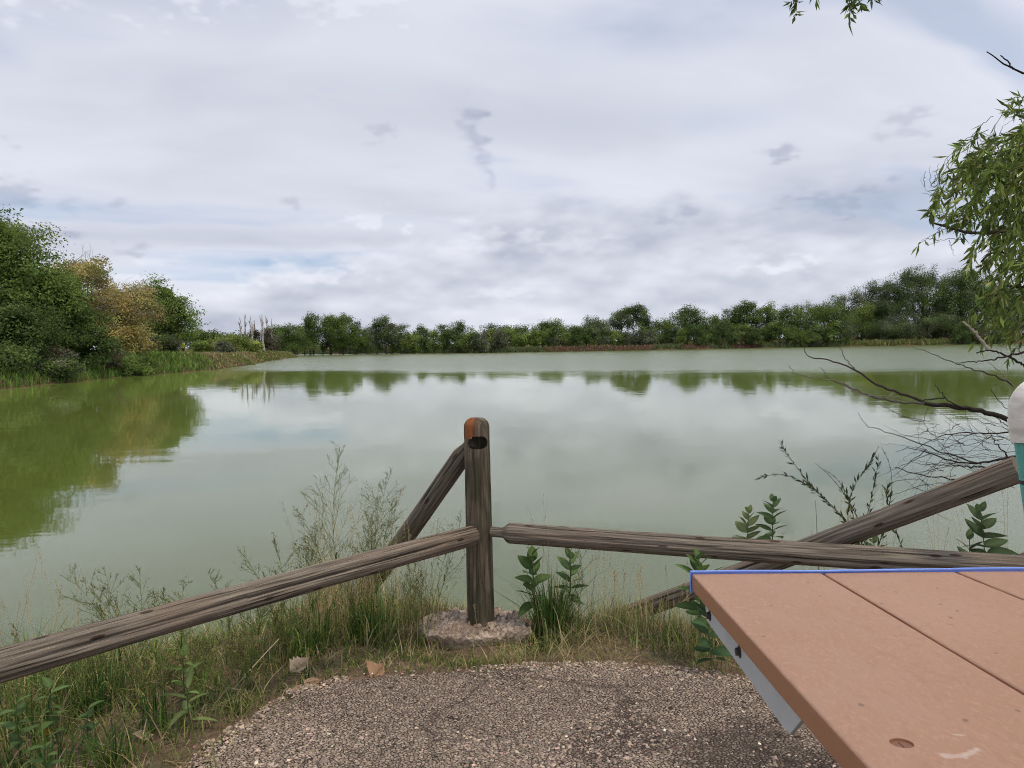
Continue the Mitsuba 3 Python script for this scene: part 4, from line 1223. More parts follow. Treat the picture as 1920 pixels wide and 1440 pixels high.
# a straw lying across the pad edge and a twig on the pad
for lab, a_, b_, r_ in (('long bleached straw leaning over the soil below the left rail', (428, 1308), (523, 1198), .0022), ('short pale twig lying on the pad', (700, 1392), (738, 1388), .0016)):
    key = thing('dry_straw', lab, 'straw')
    p0, p1 = ground_px(*a_) + A([0, 0, .01]), ground_px(*b_) + A([0, 0, .01])
    if r_ > .002: p1 = at(b_[0], b_[1], 3.7)
    acc = Acc(); tube(acc, curve(p0, p1, A([0, 0, .004]), 8), r_, A([.52, .44, .30]), 5)
    scene[key] = acc.shape('twig')

# ------------------------------------------------------------------ bare dead branches over the water at the right
dbk = thing('dead_branch', 'bare dark dead branch reaching left over the water from the right edge', 'branch')
dr_ = np.random.default_rng(44)


def pxline(acc, pts, z0, z1, r0, r1, col, n=26, wob=0.004, sides=6):
    zz = np.linspace(z0, z1, len(pts))
    P = np.array([at(x, y, z) for (x, y), z in zip(pts, zz)])
    c = spline(P, n)
    w = dr_.normal(size=(n, 3)) * wob; w[0] = w[-1] = 0
    c = c + w
    tube(acc, c, np.linspace(r0, r1, n) * .82, col, sides)
    return c


DK, GY, PALE = A([.045, .038, .032]), A([.12, .11, .10]), A([.42, .37, .30])
acc = Acc()
pxline(acc, [(2050, 880), (1960, 822), (1893, 787), (1823, 768), (1733, 756)], 4.6, 4.6, .026, .014, DK, 30, .004, 8)
part(dbk, 'limb', acc.shape('twig'))
for pts, r0, r1, cl in (
    ([(1733, 756), (1690, 738), (1645, 721), (1603, 694), (1576, 683), (1533, 672), (1509, 662), (1507, 650), (1518, 646), (1530, 651)], .011, .0016, DK * 1.5),
    ([(1733, 757), (1690, 754), (1642, 745), (1600, 730), (1557, 710), (1536, 688)], .009, .0016, GY),
    ([(1602, 731), (1555, 712), (1515, 707), (1490, 698), (1479, 685)], .005, .0014, PALE * .55),
    ([(1690, 750), (1640, 742), (1585, 722), (1582, 716)], .005, .0014, PALE * .5),
    ([(1820, 764), (1772, 745), (1760, 730), (1754, 721)], .007, .0025, DK * 1.4),
    ([(1772, 745), (1750, 748), (1730, 750)], .005, .004, DK * 1.3),
    ([(1603, 694), (1582, 666), (1570, 639)], .0035, .0010, DK * 1.6),
    ([(1902, 725), (1850, 700), (1793, 682), (1740, 660), (1712, 651)], .006, .0014, DK * 1.7),
    ([(1960, 790), (1902, 724), (1854, 679)], .005, .0020, PALE * .6),
    ([(1920, 660), (1880, 670), (1854, 675), (1793, 680)], .008, .0025, DK * 1.3),
    ([(1930, 690), (1890, 668), (1860, 658), (1830, 662)], .010, .004, DK),
):
    acc = Acc(); pxline(acc, pts, 4.6 + dr_.normal() * .05, 4.6 + dr_.normal() * .15, r0, r1, cl, 26, .003)
    part(dbk, 'twig', acc.shape('twig'))
acc = Acc(); pxline(acc, [(1852, 655), (1842, 640), (1805, 603)], 4.4, 4.4, .011, .006, PALE, 16, .003)
part(dbk, 'stub', acc.shape('twig'), 'pale barkless stub pointing up left')
tgk = thing('dead_thicket', 'tangle of bare dark twigs over the water behind the slanting rail', 'thicket')
for pts, r0, r1, cl in (
    ([(1945, 800), (1896, 811), (1840, 812), (1775, 815), (1745, 826), (1712, 850)], .0075, .0018, DK * 1.2),
    ([(1840, 870), (1775, 850), (1709, 825), (1666, 810), (1630, 799), (1609, 774)], .006, .0014, DK * 1.4),
    ([(1950, 850), (1902, 857), (1836, 867), (1793, 866), (1748, 851), (1678, 848)], .011, .0016, DK),
    ([(1900, 880), (1836, 876), (1736, 870)], .008, .003, DK),
    ([(1860, 905), (1793, 899), (1733, 890), (1678, 876)], .007, .003, DK * 1.1),
    ([(1935, 835), (1890, 800), (1860, 775)], .006, .002, DK * 1.2),
    ([(1900, 862), (1870, 835), (1850, 800)], .006, .002, DK * 1.2),
    ([(1940, 800), (1905, 770), (1880, 760), (1862, 735), (1858, 730)], .005, .0016, DK * 1.5),
):
    acc = Acc(); c = pxline(acc, pts, 4.7 + dr_.normal() * .05, 4.75 + dr_.normal() * .1, r0, r1, cl, 24, .004)
    part(tgk, 'branch', acc.shape('twig'))
acc = Acc()
for k in range(95):
    x0 = dr_.uniform(1730, 1945); y0 = dr_.uniform(790, 930); ang = dr_.normal(math.pi * 1.0, .55)
    L = dr_.uniform(30, 130); b_ = dr_.normal(0, .5)
    pts = [(x0 + L * s_ * math.cos(ang + b_ * s_), y0 - L * s_ * math.sin(ang + b_ * s_) * .75) for s_ in np.linspace(0, 1, 5)]
    pxline(acc, pts, 4.75 + dr_.normal() * .15, 4.75 + dr_.normal() * .2, dr_.uniform(.0018, .0034), .0007, (DK + (GY - DK) * dr_.uniform()) * 1.1, 12, .003, 4)
part(tgk, 'twigs', acc.shape('twig'), kind='stuff')

# ------------------------------------------------------------------ willow at the right
wl = thing('willow_tree', 'willow with drooping narrow leaves hanging in from the right edge over the lake', 'tree')
wr = np.random.default_rng(12)
acc = Acc()
tb = A([5.3, 6.1, float(gz(5.3, 6.1)[0]) - .2])
tube(acc, spline([tb, tb + A([-.1, 0, 1.2]), tb + A([.05, -.1, 2.6]), tb + A([-.05, -.15, 4.4])], 14), np.linspace(.26, .14, 14), A([.11, .09, .07]), 12)
part(wl, 'trunk', acc.shape('twig', True))
Cn = A([4.35, 5.55, 0])
limbs = []
for pts, r0, r1 in (
    ([tb + A([0, 0, 2.2]), at(2050, 470, 5.3), at(1960, 430, 5.1), at(1880, 437, 5.0), at(1800, 428, 4.95), at(1745, 417, 4.95)], .07, .006),
    ([tb + A([0, 0, 3.0]), at(2060, 300, 5.4), at(1960, 250, 5.3), at(1905, 215, 5.2)], .06, .006),
    ([tb + A([0, 0, 2.4]), at(2060, 390, 5.6), at(1950, 330, 5.5), at(1880, 330, 5.4), at(1825, 290, 5.3)], .06, .005),
    ([tb + A([0, 0, 1.6]), at(2080, 600, 5.2), at(1980, 560, 5.0), at(1920, 540, 4.95), at(1860, 560, 4.9)], .06, .006),
    ([tb + A([0, 0, 2.0]), at(2080, 500, 5.8), at(1980, 480, 5.7), at(1910, 470, 5.6), at(1840, 490, 5.5)], .06, .006),
    ([tb + A([0, 0, 4.2]), tb + A([-1.2, -.5, 5.4]), at(1800, -140, 4.4), at(1650, -60, 4.1), at(1585, -22, 4.0)], .10, .006),
    ([at(1800, -140, 4.4), at(1640, -90, 4.05), at(1530, -40, 3.95)], .03, .005),
):
    acc = Acc(); c = spline(pts, 26); c[1:-1] += wr.normal(size=(24, 3)) * .012
    tube(acc, c, r0 + (r1 - r0) * np.linspace(0, 1, 26) ** .6, A([.070, .058, .046]), 7)
    limbs.append(c); part(wl, 'limb', acc.shape('twig'))
WG = [A([.17, .235, .062]), A([.25, .31, .085]), A([.10, .15, .05]), A([.34, .37, .15])]
sil = Polygon([(1925, 188), (1890, 200), (1835, 262), (1820, 285), (1785, 330), (1745, 370), (1740, 410), (1790, 440), (1810, 470), (1800, 505), (1830, 540), (1812, 585), (1820, 620), (1815, 645), (1850, 670), (1880, 690), (1935, 640), (2080, 640), (2080, 200)])


def branchlet(acct, accl, o, e, sag, nl, L, W, r0=.0028, rg=wr, colw=(.4, .28, .22, .10), bare=.25):
    c = curve(o, e, sag, 14, rg, .006)
    tube(acct, c, np.linspace(r0, .0009, 14), A([.15, .145, .06]) * rg.uniform(.7, 1.3), 4)
    t = rg.uniform(bare, 1, nl); i0 = np.clip((t * 13).astype(int), 0, 12)
    q = c[i0] + (c[i0 + 1] - c[i0]) * (t * 13 - i0)[:, None]
    dd = unit(c[i0 + 1] - c[i0])
    d = unit(dd * .7 + rand_dir(rg, nl) * .8 + A([0, 0, -.25 if e[2] > 3.0 else -.6]))
    leaves(accl, q, d, rand_dir(rg, nl) + A([0, -.2, .6]), L * rg.uniform(.55, 1.2, nl), W * rg.uniform(.75, 1.35, nl), pick(rg, nl, WG, colw) * 1.12, .06)


at_, al_ = Acc(), Acc()
made = 0
tx0, ty0 = 1730, 180
while made < 350:
    x, y = wr.uniform(1730, 2080), wr.uniform(185, 695)
    if not sil.contains(Point(x, y)): continue
    edge_d = sil.exterior.distance(Point(x, y))
    if y < 300 and wr.uniform() < .45: continue
    z = wr.uniform(4.7, 6.1)
    e = at(x, y, z)
    # origin up and to the right of the tip
    best = None
    o = at(x + wr.uniform(40, 150), y - wr.uniform(30, 150) * (1 if y > 330 else .3) , z + wr.uniform(-.2, .3))
    branchlet(at_, al_, o, e, A([wr.uniform(-.05, .02), wr.normal(0, .05), wr.uniform(.02, .14)]), int(wr.integers(16, 32)), .098, .019)
    made += 1
# sparser sprays sticking out to the left along the lower limb
for x0, y0, x1, y1, m in ((1800, 425, 1738, 395, 20), (1830, 420, 1760, 410, 24), (1800, 415, 1752, 440, 16), (1870, 420, 1790, 400, 30), (1900, 340, 1822, 272, 18), (1890, 330, 1800, 318, 12), (1880, 270, 1838, 258, 16), (1930, 240, 1886, 200, 20), (1920, 215, 1890, 215, 16), (1850, 330, 1830, 300, 14), (1760, 450, 1715, 465, 5), (1850, 345, 1826, 352, 6)):
    branchlet(at_, al_, at(x0, y0, 5.0), at(x1, y1, 4.95), A([0, 0, .03]), m, .085, .016, bare=.05)
part(wl, 'twigs', at_.shape('twig'), kind='stuff'); part(wl, 'crown', al_.shape('glossleaf'))
acc = Acc()
for pts in ([(1880, 300), (1812, 320), (1786, 336), (1786, 372), (1760, 370), (1735, 322)], [(1786, 336), (1815, 300), (1806, 285)], [(1760, 370), (1745, 365), (1728, 362)], [(1750, 352), (1770, 330), (1785, 312)], [(1748, 350), (1743, 330), (1745, 312)], [(1755, 340), (1756, 320), (1760, 305)],
            [(1752, 345), (1765, 318), (1788, 296)], [(1786, 372), (1787, 395), (1800, 405)], [(1735, 350), (1733, 330), (1738, 320)], [(1885, 290), (1862, 268), (1832, 240)], [(1855, 272), (1838, 262), (1822, 256)], [(1880, 262), (1876, 248), (1905, 225)], [(1780, 425), (1750, 440), (1727, 451)], [(1810, 452), (1780, 448), (1738, 462)], [(1780, 450), (1785, 470), (1790, 480)],
            [(1930, 640), (1900, 655), (1880, 650), (1870, 640)], [(1930, 600), (1905, 640), (1915, 670)], [(1935, 560), (1912, 610), (1905, 640)]):
    pxline(acc, pts, 5.0, 4.95, .0030, .0009, A([.15, .14, .13]), 14, .004, 4)
part(wl, 'dead_twigs', acc.shape('twig'), 'bare grey twigs at the edge of the crown', kind='stuff')
acc = Acc()
pxline(acc, [(2000, 175), (1950, 146), (1925, 139), (1893, 125), (1868, 110), (1850, 97)], 5.0, 4.9, .012, .004, DK, 18, .003)
pxline(acc, [(1900, 130), (1892, 118), (1876, 104)], 4.95, 4.9, .007, .004, DK, 10, .002)
part(wl, 'bare_twig', acc.shape('twig'), 'bare dark twig at the upper right edge')
acct, accl = Acc(), Acc()
for x0, y0, x1, y1, m in ((1500, -40, 1490, 30, 26), (1505, -30, 1480, 10, 10), (1590, -30, 1594, 44, 30), (1600, -30, 1616, 14, 22), (1625, -30, 1640, 0, 14), (1520, -40, 1530, 2, 8), (1610, -40, 1600, 30, 16), (1640, -45, 1646, -6, 8)):
    branchlet(acct, accl, at(x0, y0, 4.0), at(x1, y1, 3.95), A([0, 0, 0]), m, .065, .015, bare=.1, colw=(.3, .05, .65, 0))
part(wl, 'hanging_spray', accl.shape('glossleaf'), 'dark leaf sprays hanging at the top edge of the picture', kind='stuff'); part(wl, 'hanging_twig', acct.shape('twig'))


# ------------------------------------------------------------------ trees across the water
def tree_mesh(x, y, z0, H, W, col, n, leaf, seed, trunk_h=.25, nl=9, dens=.55, airy=0.0, bark=(.10, .085, .07), upright=0.0, twigs=0, topw=.5, r_trunk=None, lobe_r=.34):
    """(trunk mesh, crown mesh). Crown: leaf clusters gathered on lobes round limbs, with gaps between."""
    rg = np.random.default_rng(seed)
    tk, cr_ = Acc(), Acc()
    o = A([x, y, z0])
    rt = r_trunk or .022 * H + .05
    top = o + A([rg.normal(0, .05 * W), rg.normal(0, .05 * W), H * (.80 if not upright else .9)])
    tc = curve(o - A([0, 0, .4]), top, A([rg.normal(0, .04 * W), 0, 0]), 9)
    tube(tk, tc, np.linspace(rt, rt * .2, 9), A(bark), 7)
    lobes = []
    for k in range(nl):
        f = (k + .5) / nl
        hz = trunk_h + (1 - trunk_h) * (.12 + .80 * f)
        prof_ = math.sin(math.pi * min(1, max(.05, (hz - trunk_h * .7) / (1.02 - trunk_h * .7))) ** (1.0 - .45 * topw)) ** .75
        a_ = k * 2.399 + rg.uniform(-.5, .5)
        rr = W * .5 * prof_ * rg.uniform(.35, .78) * (1 - .4 * upright)
        R = W * lobe_r * rg.uniform(.7, 1.15) * (.75 + .35 * prof_)
        c = o + A([rr * math.cos(a_), rr * math.sin(a_), H * hz])
        c[2] = min(c[2], z0 + H - R * .72)
        lobes.append((c, R))
        t0 = min(.95, max(.12, hz - .25)); i0 = t0 * 8; ii = int(i0); b = tc[ii] + (tc[ii + 1] - tc[ii]) * (i0 - ii)
        tube(tk, curve(b, c, A([0, 0, .06 * H * rg.uniform(-.3, .8)]), 6, rg, .012 * W), np.linspace(rt * .42, rt * .08, 6), A(bark), 5)
    vol = A([R ** 2 for _, R in lobes]); k = rg.choice(nl, 5000, p=vol / vol.sum())
    # sub-clumps on the lobes
    nsub = max(26, int(n / (95 if n > 6000 else 62)))
    ks = rg.choice(nl, nsub, p=vol / vol.sum())
    C = A([lobes[q][0] for q in ks]); RR = A([lobes[q][1] for q in ks])
    u = rand_dir(rg, nsub); u[:, 2] = np.where(u[:, 2] < -.35, -u[:, 2] * .6, u[:, 2]); u = unit(u)
    rad_ = RR * rg.uniform(.35, 1.0, nsub) ** .6 * (1 + .35 * (rg.uniform(size=nsub) ** 3))
    S = C + u * rad_[:, None] * A([1, 1, .82])
    # a core of clumps inside so that the crown closes
    core = rg.uniform(size=nsub) < .30
    S[core] = C[core] + (S[core] - C[core]) * .55
    keep = S[:, 2] > z0 + .03 * H
    S, u, RR = S[keep], u[keep], RR[keep]; nsub = len(S)
    drop = rg.uniform(size=nsub) > airy
    S, u, RR = S[drop], u[drop], RR[drop]; nsub = len(S)
    tone = rg.lognormal(0, .20, nsub)
    m = max(6, n // nsub)
    kk = np.repeat(np.arange(nsub), m); N = len(kk)
    cs = np.minimum(RR * .15, .55) * rg.uniform(.6, 1.35, nsub) + leaf * .75
    g = np.clip(rg.normal(size=(N, 3)), -2, 2) * cs[kk][:, None] * A([1, 1, .60 if y < 150 else .85])
    P = S[kk] + g
    nrm = unit(u[kk] * .8 + rand_dir(rg, N) * .8 + A([0, 0, .35]))
    D = unit(np.cross(nrm, rand_dir(rg, N)))
    base_ = A(col)
    if base_.ndim == 1: base_ = base_[None]
    cidx = rg.integers(0, len(base_), nsub)
    cc = base_[cidx][kk] * tone[kk][:, None] * rg.lognormal(0, .18, (N, 1)) * (1 + rg.normal(size=(N, 3)) * .05)
    leaves(cr_, P, D, nrm, leaf * rg.uniform(.7, 1.4, N), leaf * .62 * rg.uniform(.7, 1.3, N), cc, .08)
    for _ in range(twigs):
        c, R = lobes[rg.integers(nl)]
        e = c + unit(rand_dir(rg, 1)[0] + A([0, 0, .5])) * R * rg.uniform(.9, 1.45)
        q = curve(c, e, A([0, 0, .1 * R]), 5, rg, .04 * R)
        tube(tk, q, np.linspace(rt * .12, rt * .03, 5), A(bark) * 1.5, 3)
        for __ in range(3):
            t = rg.integers(1, 4); tube(tk, curve(q[t], q[t] + unit(rand_dir(rg, 1)[0] + unit(e - c)) * R * rg.uniform(.2, .5), A([0, 0, 0]), 3), rt * .03, A(bark) * 1.5, 3)
    return tk.shape('twig', True), cr_.shape('leafage')


def plant(name, label, cat, px, d, top, wpx, col, n, leaf, seed, group=None, sink=0.0, **k):
    n, leaf = int(n * 1.9), leaf * 1.22
    """A tree or shrub whose top shows at pixel row top, wpx pixels wide, standing d metres off."""
    x = (px - 960) / 1450 * d; y = d
    z0 = max(float(gz(x, y)[0]), 0.05) - sink
    zt_ = EYE + (hor(px) - top) / 1450 * d
    key = thing(name, label, cat, group)
    t_, c_ = tree_mesh(x, y, z0, zt_ - z0, wpx / 1450 * d, col, n, leaf, seed, **k)
    part(key, 'trunk', t_); part(key, 'crown', c_)
    return key


G1, G2, G3, G4 = A([.155, .225, .066]), A([.115, .170, .058]), A([.21, .285, .075]), A([.28, .335, .10])
YB, OC, TN = A([.48, .41, .16]), A([.43, .345, .145]), A([.42, .365, .21])
GS = A([.20, .225, .14])
# left bank
plant('broadleaf_tree', 'tall bright topped green tree cut by the left edge', 'tree', -22, 60, 410, 262, [G1, G1 * 1.2, G3], 26000, .19, 1, trunk_h=.18, nl=20, lobe_r=.27, twigs=8, topw=.9)
plant('broadleaf_tree', 'dark green rounded tree in front of the golden tree on the left bank', 'tree', 88, 64, 505, 138, [G2, G1, G1 * .8], 17000, .19, 2, trunk_h=.08, nl=14, lobe_r=.28, twigs=4)
plant('broadleaf_tree', 'dark low tree below the tall one at the left edge', 'tree', 15, 56, 575, 150, [G2, G1 * .8, G2 * .8], 11000, .18, 3, trunk_h=.05, nl=12)
plant('golden_tree', 'golden brown half bare tree with twiggy top on the left bank', 'tree', 160, 75, 482, 155, [YB, OC, TN, YB, A([.30, .31, .11])], 7500, .19, 4, trunk_h=.22, nl=14, airy=.42, twigs=70, bark=(.25, .23, .205), lobe_r=.27)
plant('golden_tree', 'tan brown withered tree left of the last green tree on the left bank', 'tree', 232, 82, 531, 120, [OC, TN, YB * .9, OC, A([.30, .30, .12])], 7500, .19, 5, trunk_h=.2, nl=13, airy=.34, twigs=60, bark=(.25, .23, .205))
plant('broadleaf_tree', 'full green tree at the right end of the left bank group', 'tree', 305, 100, 533, 98, [G1, G3, G1 * 1.15], 12000, .24, 6, trunk_h=.10, nl=13, twigs=5, bark=(.16, .15, .13))
plant('yellow_shrub', 'yellow leaved rounded shrub below the withered tree', 'shrub', 232, 76, 616, 82, [YB * 1.1, YB * .9, A([.26, .23, .07])], 5000, .19, 7, trunk_h=.05, nl=9)
plant('dark_shrub', 'dark shrub in the gap between the yellow shrub and the full green tree', 'shrub', 295, 90, 632, 74, [G2, GS * .8], 3600, .19, 8, trunk_h=.02, nl=8)
plant('dark_shrub', 'dark shrub under the dark rounded tree on the left bank', 'shrub', 150, 64, 620, 110, [G2 * .9, G1 * .7], 4200, .18, 9, trunk_h=.02, nl=8)
plant('dark_shrub', 'dark leafy shrub overhanging the water at the left edge', 'shrub', 18, 52, 655, 90, [G2, G1], 4200, .16, 10, trunk_h=.02, nl=8)
plant('dry_shrub', 'pinkish dry shrub among the dark shrubs on the left bank', 'shrub', 108, 60, 655, 56, [A([.17, .125, .085]), GS], 1600, .14, 11, trunk_h=.05, nl=6, airy=.3, twigs=25)
plant('dry_shrub', 'brown dry shrub on the bank below the yellow shrub', 'shrub', 208, 68, 652, 46, [A([.18, .145, .095]), GS], 1400, .13, 12, trunk_h=.05, nl=6, airy=.2, twigs=25)
plant('dark_shrub', 'grey green shrub at the water under the dark rounded tree', 'shrub', 105, 57, 676, 90, [G2, G1, GS], 4000, .15, 13, trunk_h=.02, nl=8)
plant('reed_shrub', 'bright leafy shrub dipping into the water below the tan tree', 'shrub', 250, 71, 672, 70, [G1 * 1.1, G3], 3600, .16, 14, trunk_h=.02, nl=8)
ORD = ['first', 'second', 'third', 'fourth', 'fifth', 'sixth', 'seventh', 'eighth', 'ninth', 'tenth']
# hedge beyond the point
for k, (px, top, w, d, c) in enumerate(((372, 622, 50, 190, G2), (398, 626, 44, 190, G2 * .9), (425, 630, 50, 200, G2), (455, 629, 40, 200, G2 * 1.1))):
    plant('hedge_tree', f'low dark tree in the hedge beyond the grassy point, {ORD[k]} from the full green tree', 'tree', px, d, top, w, [c, G1], 1400, .42, 30 + k, 'trees in the hedge beyond the point', trunk_h=.05, nl=7)
for k, (px, top, w, d, c) in enumerate(((378, 640, 26, 130, G3), (400, 638, 34, 135, G4), (436, 630, 46, 140, G4), (452, 634, 34, 142, G3), (470, 640, 40, 145, G4), (420, 643, 30, 120, GS))):
    plant('round_shrub', ['small pale rounded shrub on the grassy point nearest the full green tree', 'bright green rounded shrub on the grassy point, right of the small pale one', 'largest bright rounded shrub on the grassy point, left of the dead poplars', 'rounded shrub rising behind the largest bright one on the grassy point', 'bright rounded shrub on the grassy point at the foot of the dead poplars', 'grey green low shrub in the middle of the grassy point'][k], 'shrub', px, d, top, w, [c, c * .85], 1300, .26, 40 + k, 'rounded shrubs on the grassy point', trunk_h=.03, nl=7)


# dead grey poplars on the point
def bare_tree(label, px, d, top, wpx, seed):
    rg = np.random.default_rng(seed)
    x = (px - 960) / 1450 * d; y = d; z0 = float(gz(x, y)[0]); H = EYE + (hor(px) - top) / 1450 * d - z0
    key = thing('dead_poplar', label, 'tree', 'dead poplars on the point')
    acc = Acc(); tw_ = Acc(); o = A([x, y, z0 - .3])
    tipp = o + A([rg.normal(0, .4), 0, H + .3])
    c = curve(o, tipp, A([rg.normal(0, .25), 0, 0]), 10, rg, .08)
    bk = A([.50, .455, .41]) * rg.uniform(.75, 1.1)
    tube(acc, c, np.linspace(.26, .06, 10), bk, 6)
    for k in range(13):
        t = rg.uniform(.15, .92); i0 = int(t * 9); q = c[i0]
        a_ = rg.uniform(0, 6.28); L = (1 - t * .55) * wpx / 1450 * d * rg.uniform(.35, .75)
        e = q + A([math.cos(a_) * L * .5, math.sin(a_) * L * .5, L * 1.35])
        cc = curve(q, e, A([math.cos(a_), math.sin(a_), 0]) * L * .10, 6, rg, .03 * L)
        tube(acc, cc, np.linspace(.10, .035, 6), bk, 4)
        for _ in range(4):
            j_ = rg.integers(1, 5)
            tube(tw_, curve(cc[j_], cc[j_] + A([rg.normal(0, .3), rg.normal(0, .3), rg.uniform(.3, 1.0)]) * L * .5, A([0, 0, 0]), 4), .032, bk, 3)
    part(key, 'trunk', acc.shape('twig')); part(key, 'twigs', tw_.shape('twig'), kind='stuff')


POP = ((457, 596, 14), (466, 590, 16), (477, 594, 16), (488, 592, 15), (497, 589, 16), (506, 593, 15), (512, 597, 12), (482, 600, 14), (470, 603, 14), (501, 602, 14))
for k, (px, top, w) in enumerate(POP):
    bare_tree(f'bare grey dead poplar behind the grassy point, {ORD[sorted(POP).index((px, top, w))]} from the left in its clump', px, 170 + 3 * (k % 4), top, w, 60 + k)
for k, (px, top, w) in enumerate(((468, 628, 24), (483, 620, 26), (500, 624, 24), (511, 618, 26))):
    plant('dry_thicket', f'grey brown half dead thicket at the foot of the dead poplars, {ORD[k]} from the left', 'shrub', px, 172, top, w, [A([.14, .115, .09]), GS * .9], 700, .30, 75 + k, 'thickets round the dead poplars', trunk_h=.02, nl=6, airy=.2, twigs=18)

# far shore: distinct trees first
FAR = [
    # px, top, width, depth, colours, n, kw, label
    (528, 611, 44, 240, [G1], 1500, {}, 'round topped tree at the left end of the far shore next to the dead poplars'),
    (556, 609, 50, 246, [G2, G1], 1700, {}, 'dense dark tree second from the left on the far shore'),
    (584, 590, 34, 255, [G2, G1], 1500, dict(upright=.6, trunk_h=.15), 'narrow upright dark tree near the left end of the far shore'),
    (622, 594, 46, 258, [G1, G3], 2000, {}, 'bright green broad tree on the far shore, left one of two joined crowns'),
    (645, 590, 52, 258, [G1, G1 * 1.15], 2200, {}, 'bright green broad tree on the far shore, right one of two joined crowns'),
    (667, 603, 26, 262, [G2 * .9], 1000, {}, 'small dark tree against the right of the bright broad trees'),
    (686, 617, 34, 266, [G2], 800, {}, 'low dark tree right of the bright broad trees'),
    (708, 600, 34, 250, [G1, GS], 900, dict(airy=.35, trunk_h=.3), 'airy open crowned tree with pale trunk, left one of two on the far shore'),
    (727, 596, 36, 250, [G1, GS], 1000, dict(airy=.35, trunk_h=.3), 'airy open crowned tree with pale trunk, right one of two on the far shore'),
    (755, 606, 26, 262, [G2], 700, dict(airy=.2), 'small pointed tree right of the two airy trees'),
    (790, 610, 30, 262, [G2, G1], 900, dict(upright=.4), 'dark pointed tree in the low middle stretch of the far shore'),
    (831, 609, 30, 262, [G2], 800, {}, 'small dark tree left of the flat topped clump'),
    (865, 606, 38, 268, [G2 * .85], 1300, {}, 'dark flat topped round tree in the low stretch of the far shore'),
    (922, 608, 26, 276, [G2 * .9], 600, {}, 'distant dark tree standing above the low shrubs, left of the post'),
    (943, 610, 30, 276, [G2 * .9], 700, {}, 'distant dark tree above the shrubs behind the corner post'),
    (975, 613, 44, 262, [G1, G2], 1200, {}, 'mid green tree just right of the corner post'),
    (1022, 606, 30, 246, [G2, G1], 1100, {}, 'dark leafy tree in the middle right of the far shore'),
    (1040, 602, 40, 246, [G1, G3], 1400, {}, 'bright rounded tree in the middle right of the far shore'),
    (1078, 611, 48, 250, [G1, GS], 1400, {}, 'grey green tree before the airy tall one'),
    (1122, 597, 54, 248, [GS, G1, GS * 1.2], 1700, dict(airy=.15), 'grey green bushy tree left of the tallest airy tree'),
    (1163, 582, 34, 240, [G1, GS], 1000, dict(airy=.3, trunk_h=.4), 'left crown of the tall airy pair on the far shore'),
    (1192, 571, 40, 240, [G1 * .9, G2, GS], 1300, dict(airy=.33, trunk_h=.4, r_trunk=.28, bark=(.17, .15, .12)), 'tallest airy tree with a bare leaning trunk on the far shore'),
    (1216, 589, 26, 244, [G2, G1], 800, dict(airy=.2, twigs=10), 'thin pointed dark tree right of the tallest airy one'),
    (1252, 601, 42, 242, [G3, G1], 1400, {}, 'bright yellow green rounded tree beside the dead snag'),
    (1290, 577, 44, 244, [G2, G1], 1500, dict(trunk_h=.3, airy=.15), 'tall uneven tree just right of the dead snag'),
    (1310, 590, 34, 244, [G1, G2], 1200, {}, 'mid green tree leaning against the tall uneven one'),
    (1345, 596, 44, 246, [G1, G3], 1500, {}, 'rounded bright tree left of a sky gap'),
    (1380, 575, 36, 248, [G2, G1 * .9], 1500, {}, 'dark left shoulder of the tall rounded tree on the right far shore'),
    (1400, 564, 42, 248, [G1, G2], 1900, dict(trunk_h=.2), 'tall rounded tree with a small top on the right far shore'),
    (1438, 572, 44, 246, [G1, G3], 1800, {}, 'rounded green tree next right of the tall one'),
    (1474, 577, 46, 246, [G1, G2], 1700, {}, 'even topped tree in the right treeline'),
    (1510, 572, 50, 248, [G1, G3], 1900, {}, 'broad even topped tree in the right treeline'),
    (1555, 573, 60, 240, [G1, G1 * .9], 2600, dict(trunk_h=.1), 'broad tree before the great round trees'),
    (1592, 546, 72, 262, [G2, GS], 2800, dict(airy=.08), 'dark ragged tree behind, left of the great round tree'),
    (1618, 570, 40, 250, [G4, G3], 1300, {}, 'yellow green tree at the foot of the great round tree'),
    (1655, 530, 84, 262, [G2, GS * .85], 5000, dict(nl=13, trunk_h=.03), 'left shoulder of the great round trees on the right'),
    (1722, 506, 150, 260, [G2, GS * .85, G1 * .8], 11000, dict(nl=28, lobe_r=.22, trunk_h=.03, topw=.8), 'great round topped dark tree, the largest on the far shore'),
    (1800, 508, 110, 256, [G2 * 1.05, G1 * .8], 7500, dict(nl=22, lobe_r=.24, trunk_h=.03, topw=.8), 'large round tree partly hidden by the willow'),
    (1862, 530, 90, 252, [G2, G1 * .8], 4500, dict(nl=12), 'large dark tree at the right behind the willow leaves'),
    (1925, 545, 90, 250, [G2], 3500, dict(nl=10), 'dark tree behind the willow at the right edge'),
    (1668, 600, 70, 242, [GS, G2], 3000, {}, 'grey green rounded low tree before the great round tree'),
    (1760, 590, 70, 244, [GS * .9, G2], 3000, {}, 'grey green low tree before the large round tree on the right'),
]
for k, (px, top, w, d, c, n, kw, lab) in enumerate(FAR):
    kw = {'trunk_h': .08, 'nl': 9, **kw}
    plant('far_tree', lab, 'tree', px, d, top, w * 1.28, [q * .92 for q in c], int(n * 2.5), .31, 300 + k, **kw)
key = bare_tree  # dead snag on the far shore
sg = np.random.default_rng(9)
sk = thing('dead_snag', 'forked bare dead tree between two green trees on the far shore', 'tree')
acc = Acc()
for pts, r0, r1 in (([(1266, 640), (1266, 610), (1265, 600)], .22, .16), ([(1265, 600), (1261, 592), (1261, 583)], .14, .04), ([(1265, 600), (1272, 594), (1278, 592)], .12, .04), ([(1272, 594), (1268, 590), (1268, 586)], .07, .03)):
    pxline(acc, pts, 241, 241, r0, r1, A([.17, .155, .14]), 10, .03, 5)
scene[sk] = acc.shape('twig')

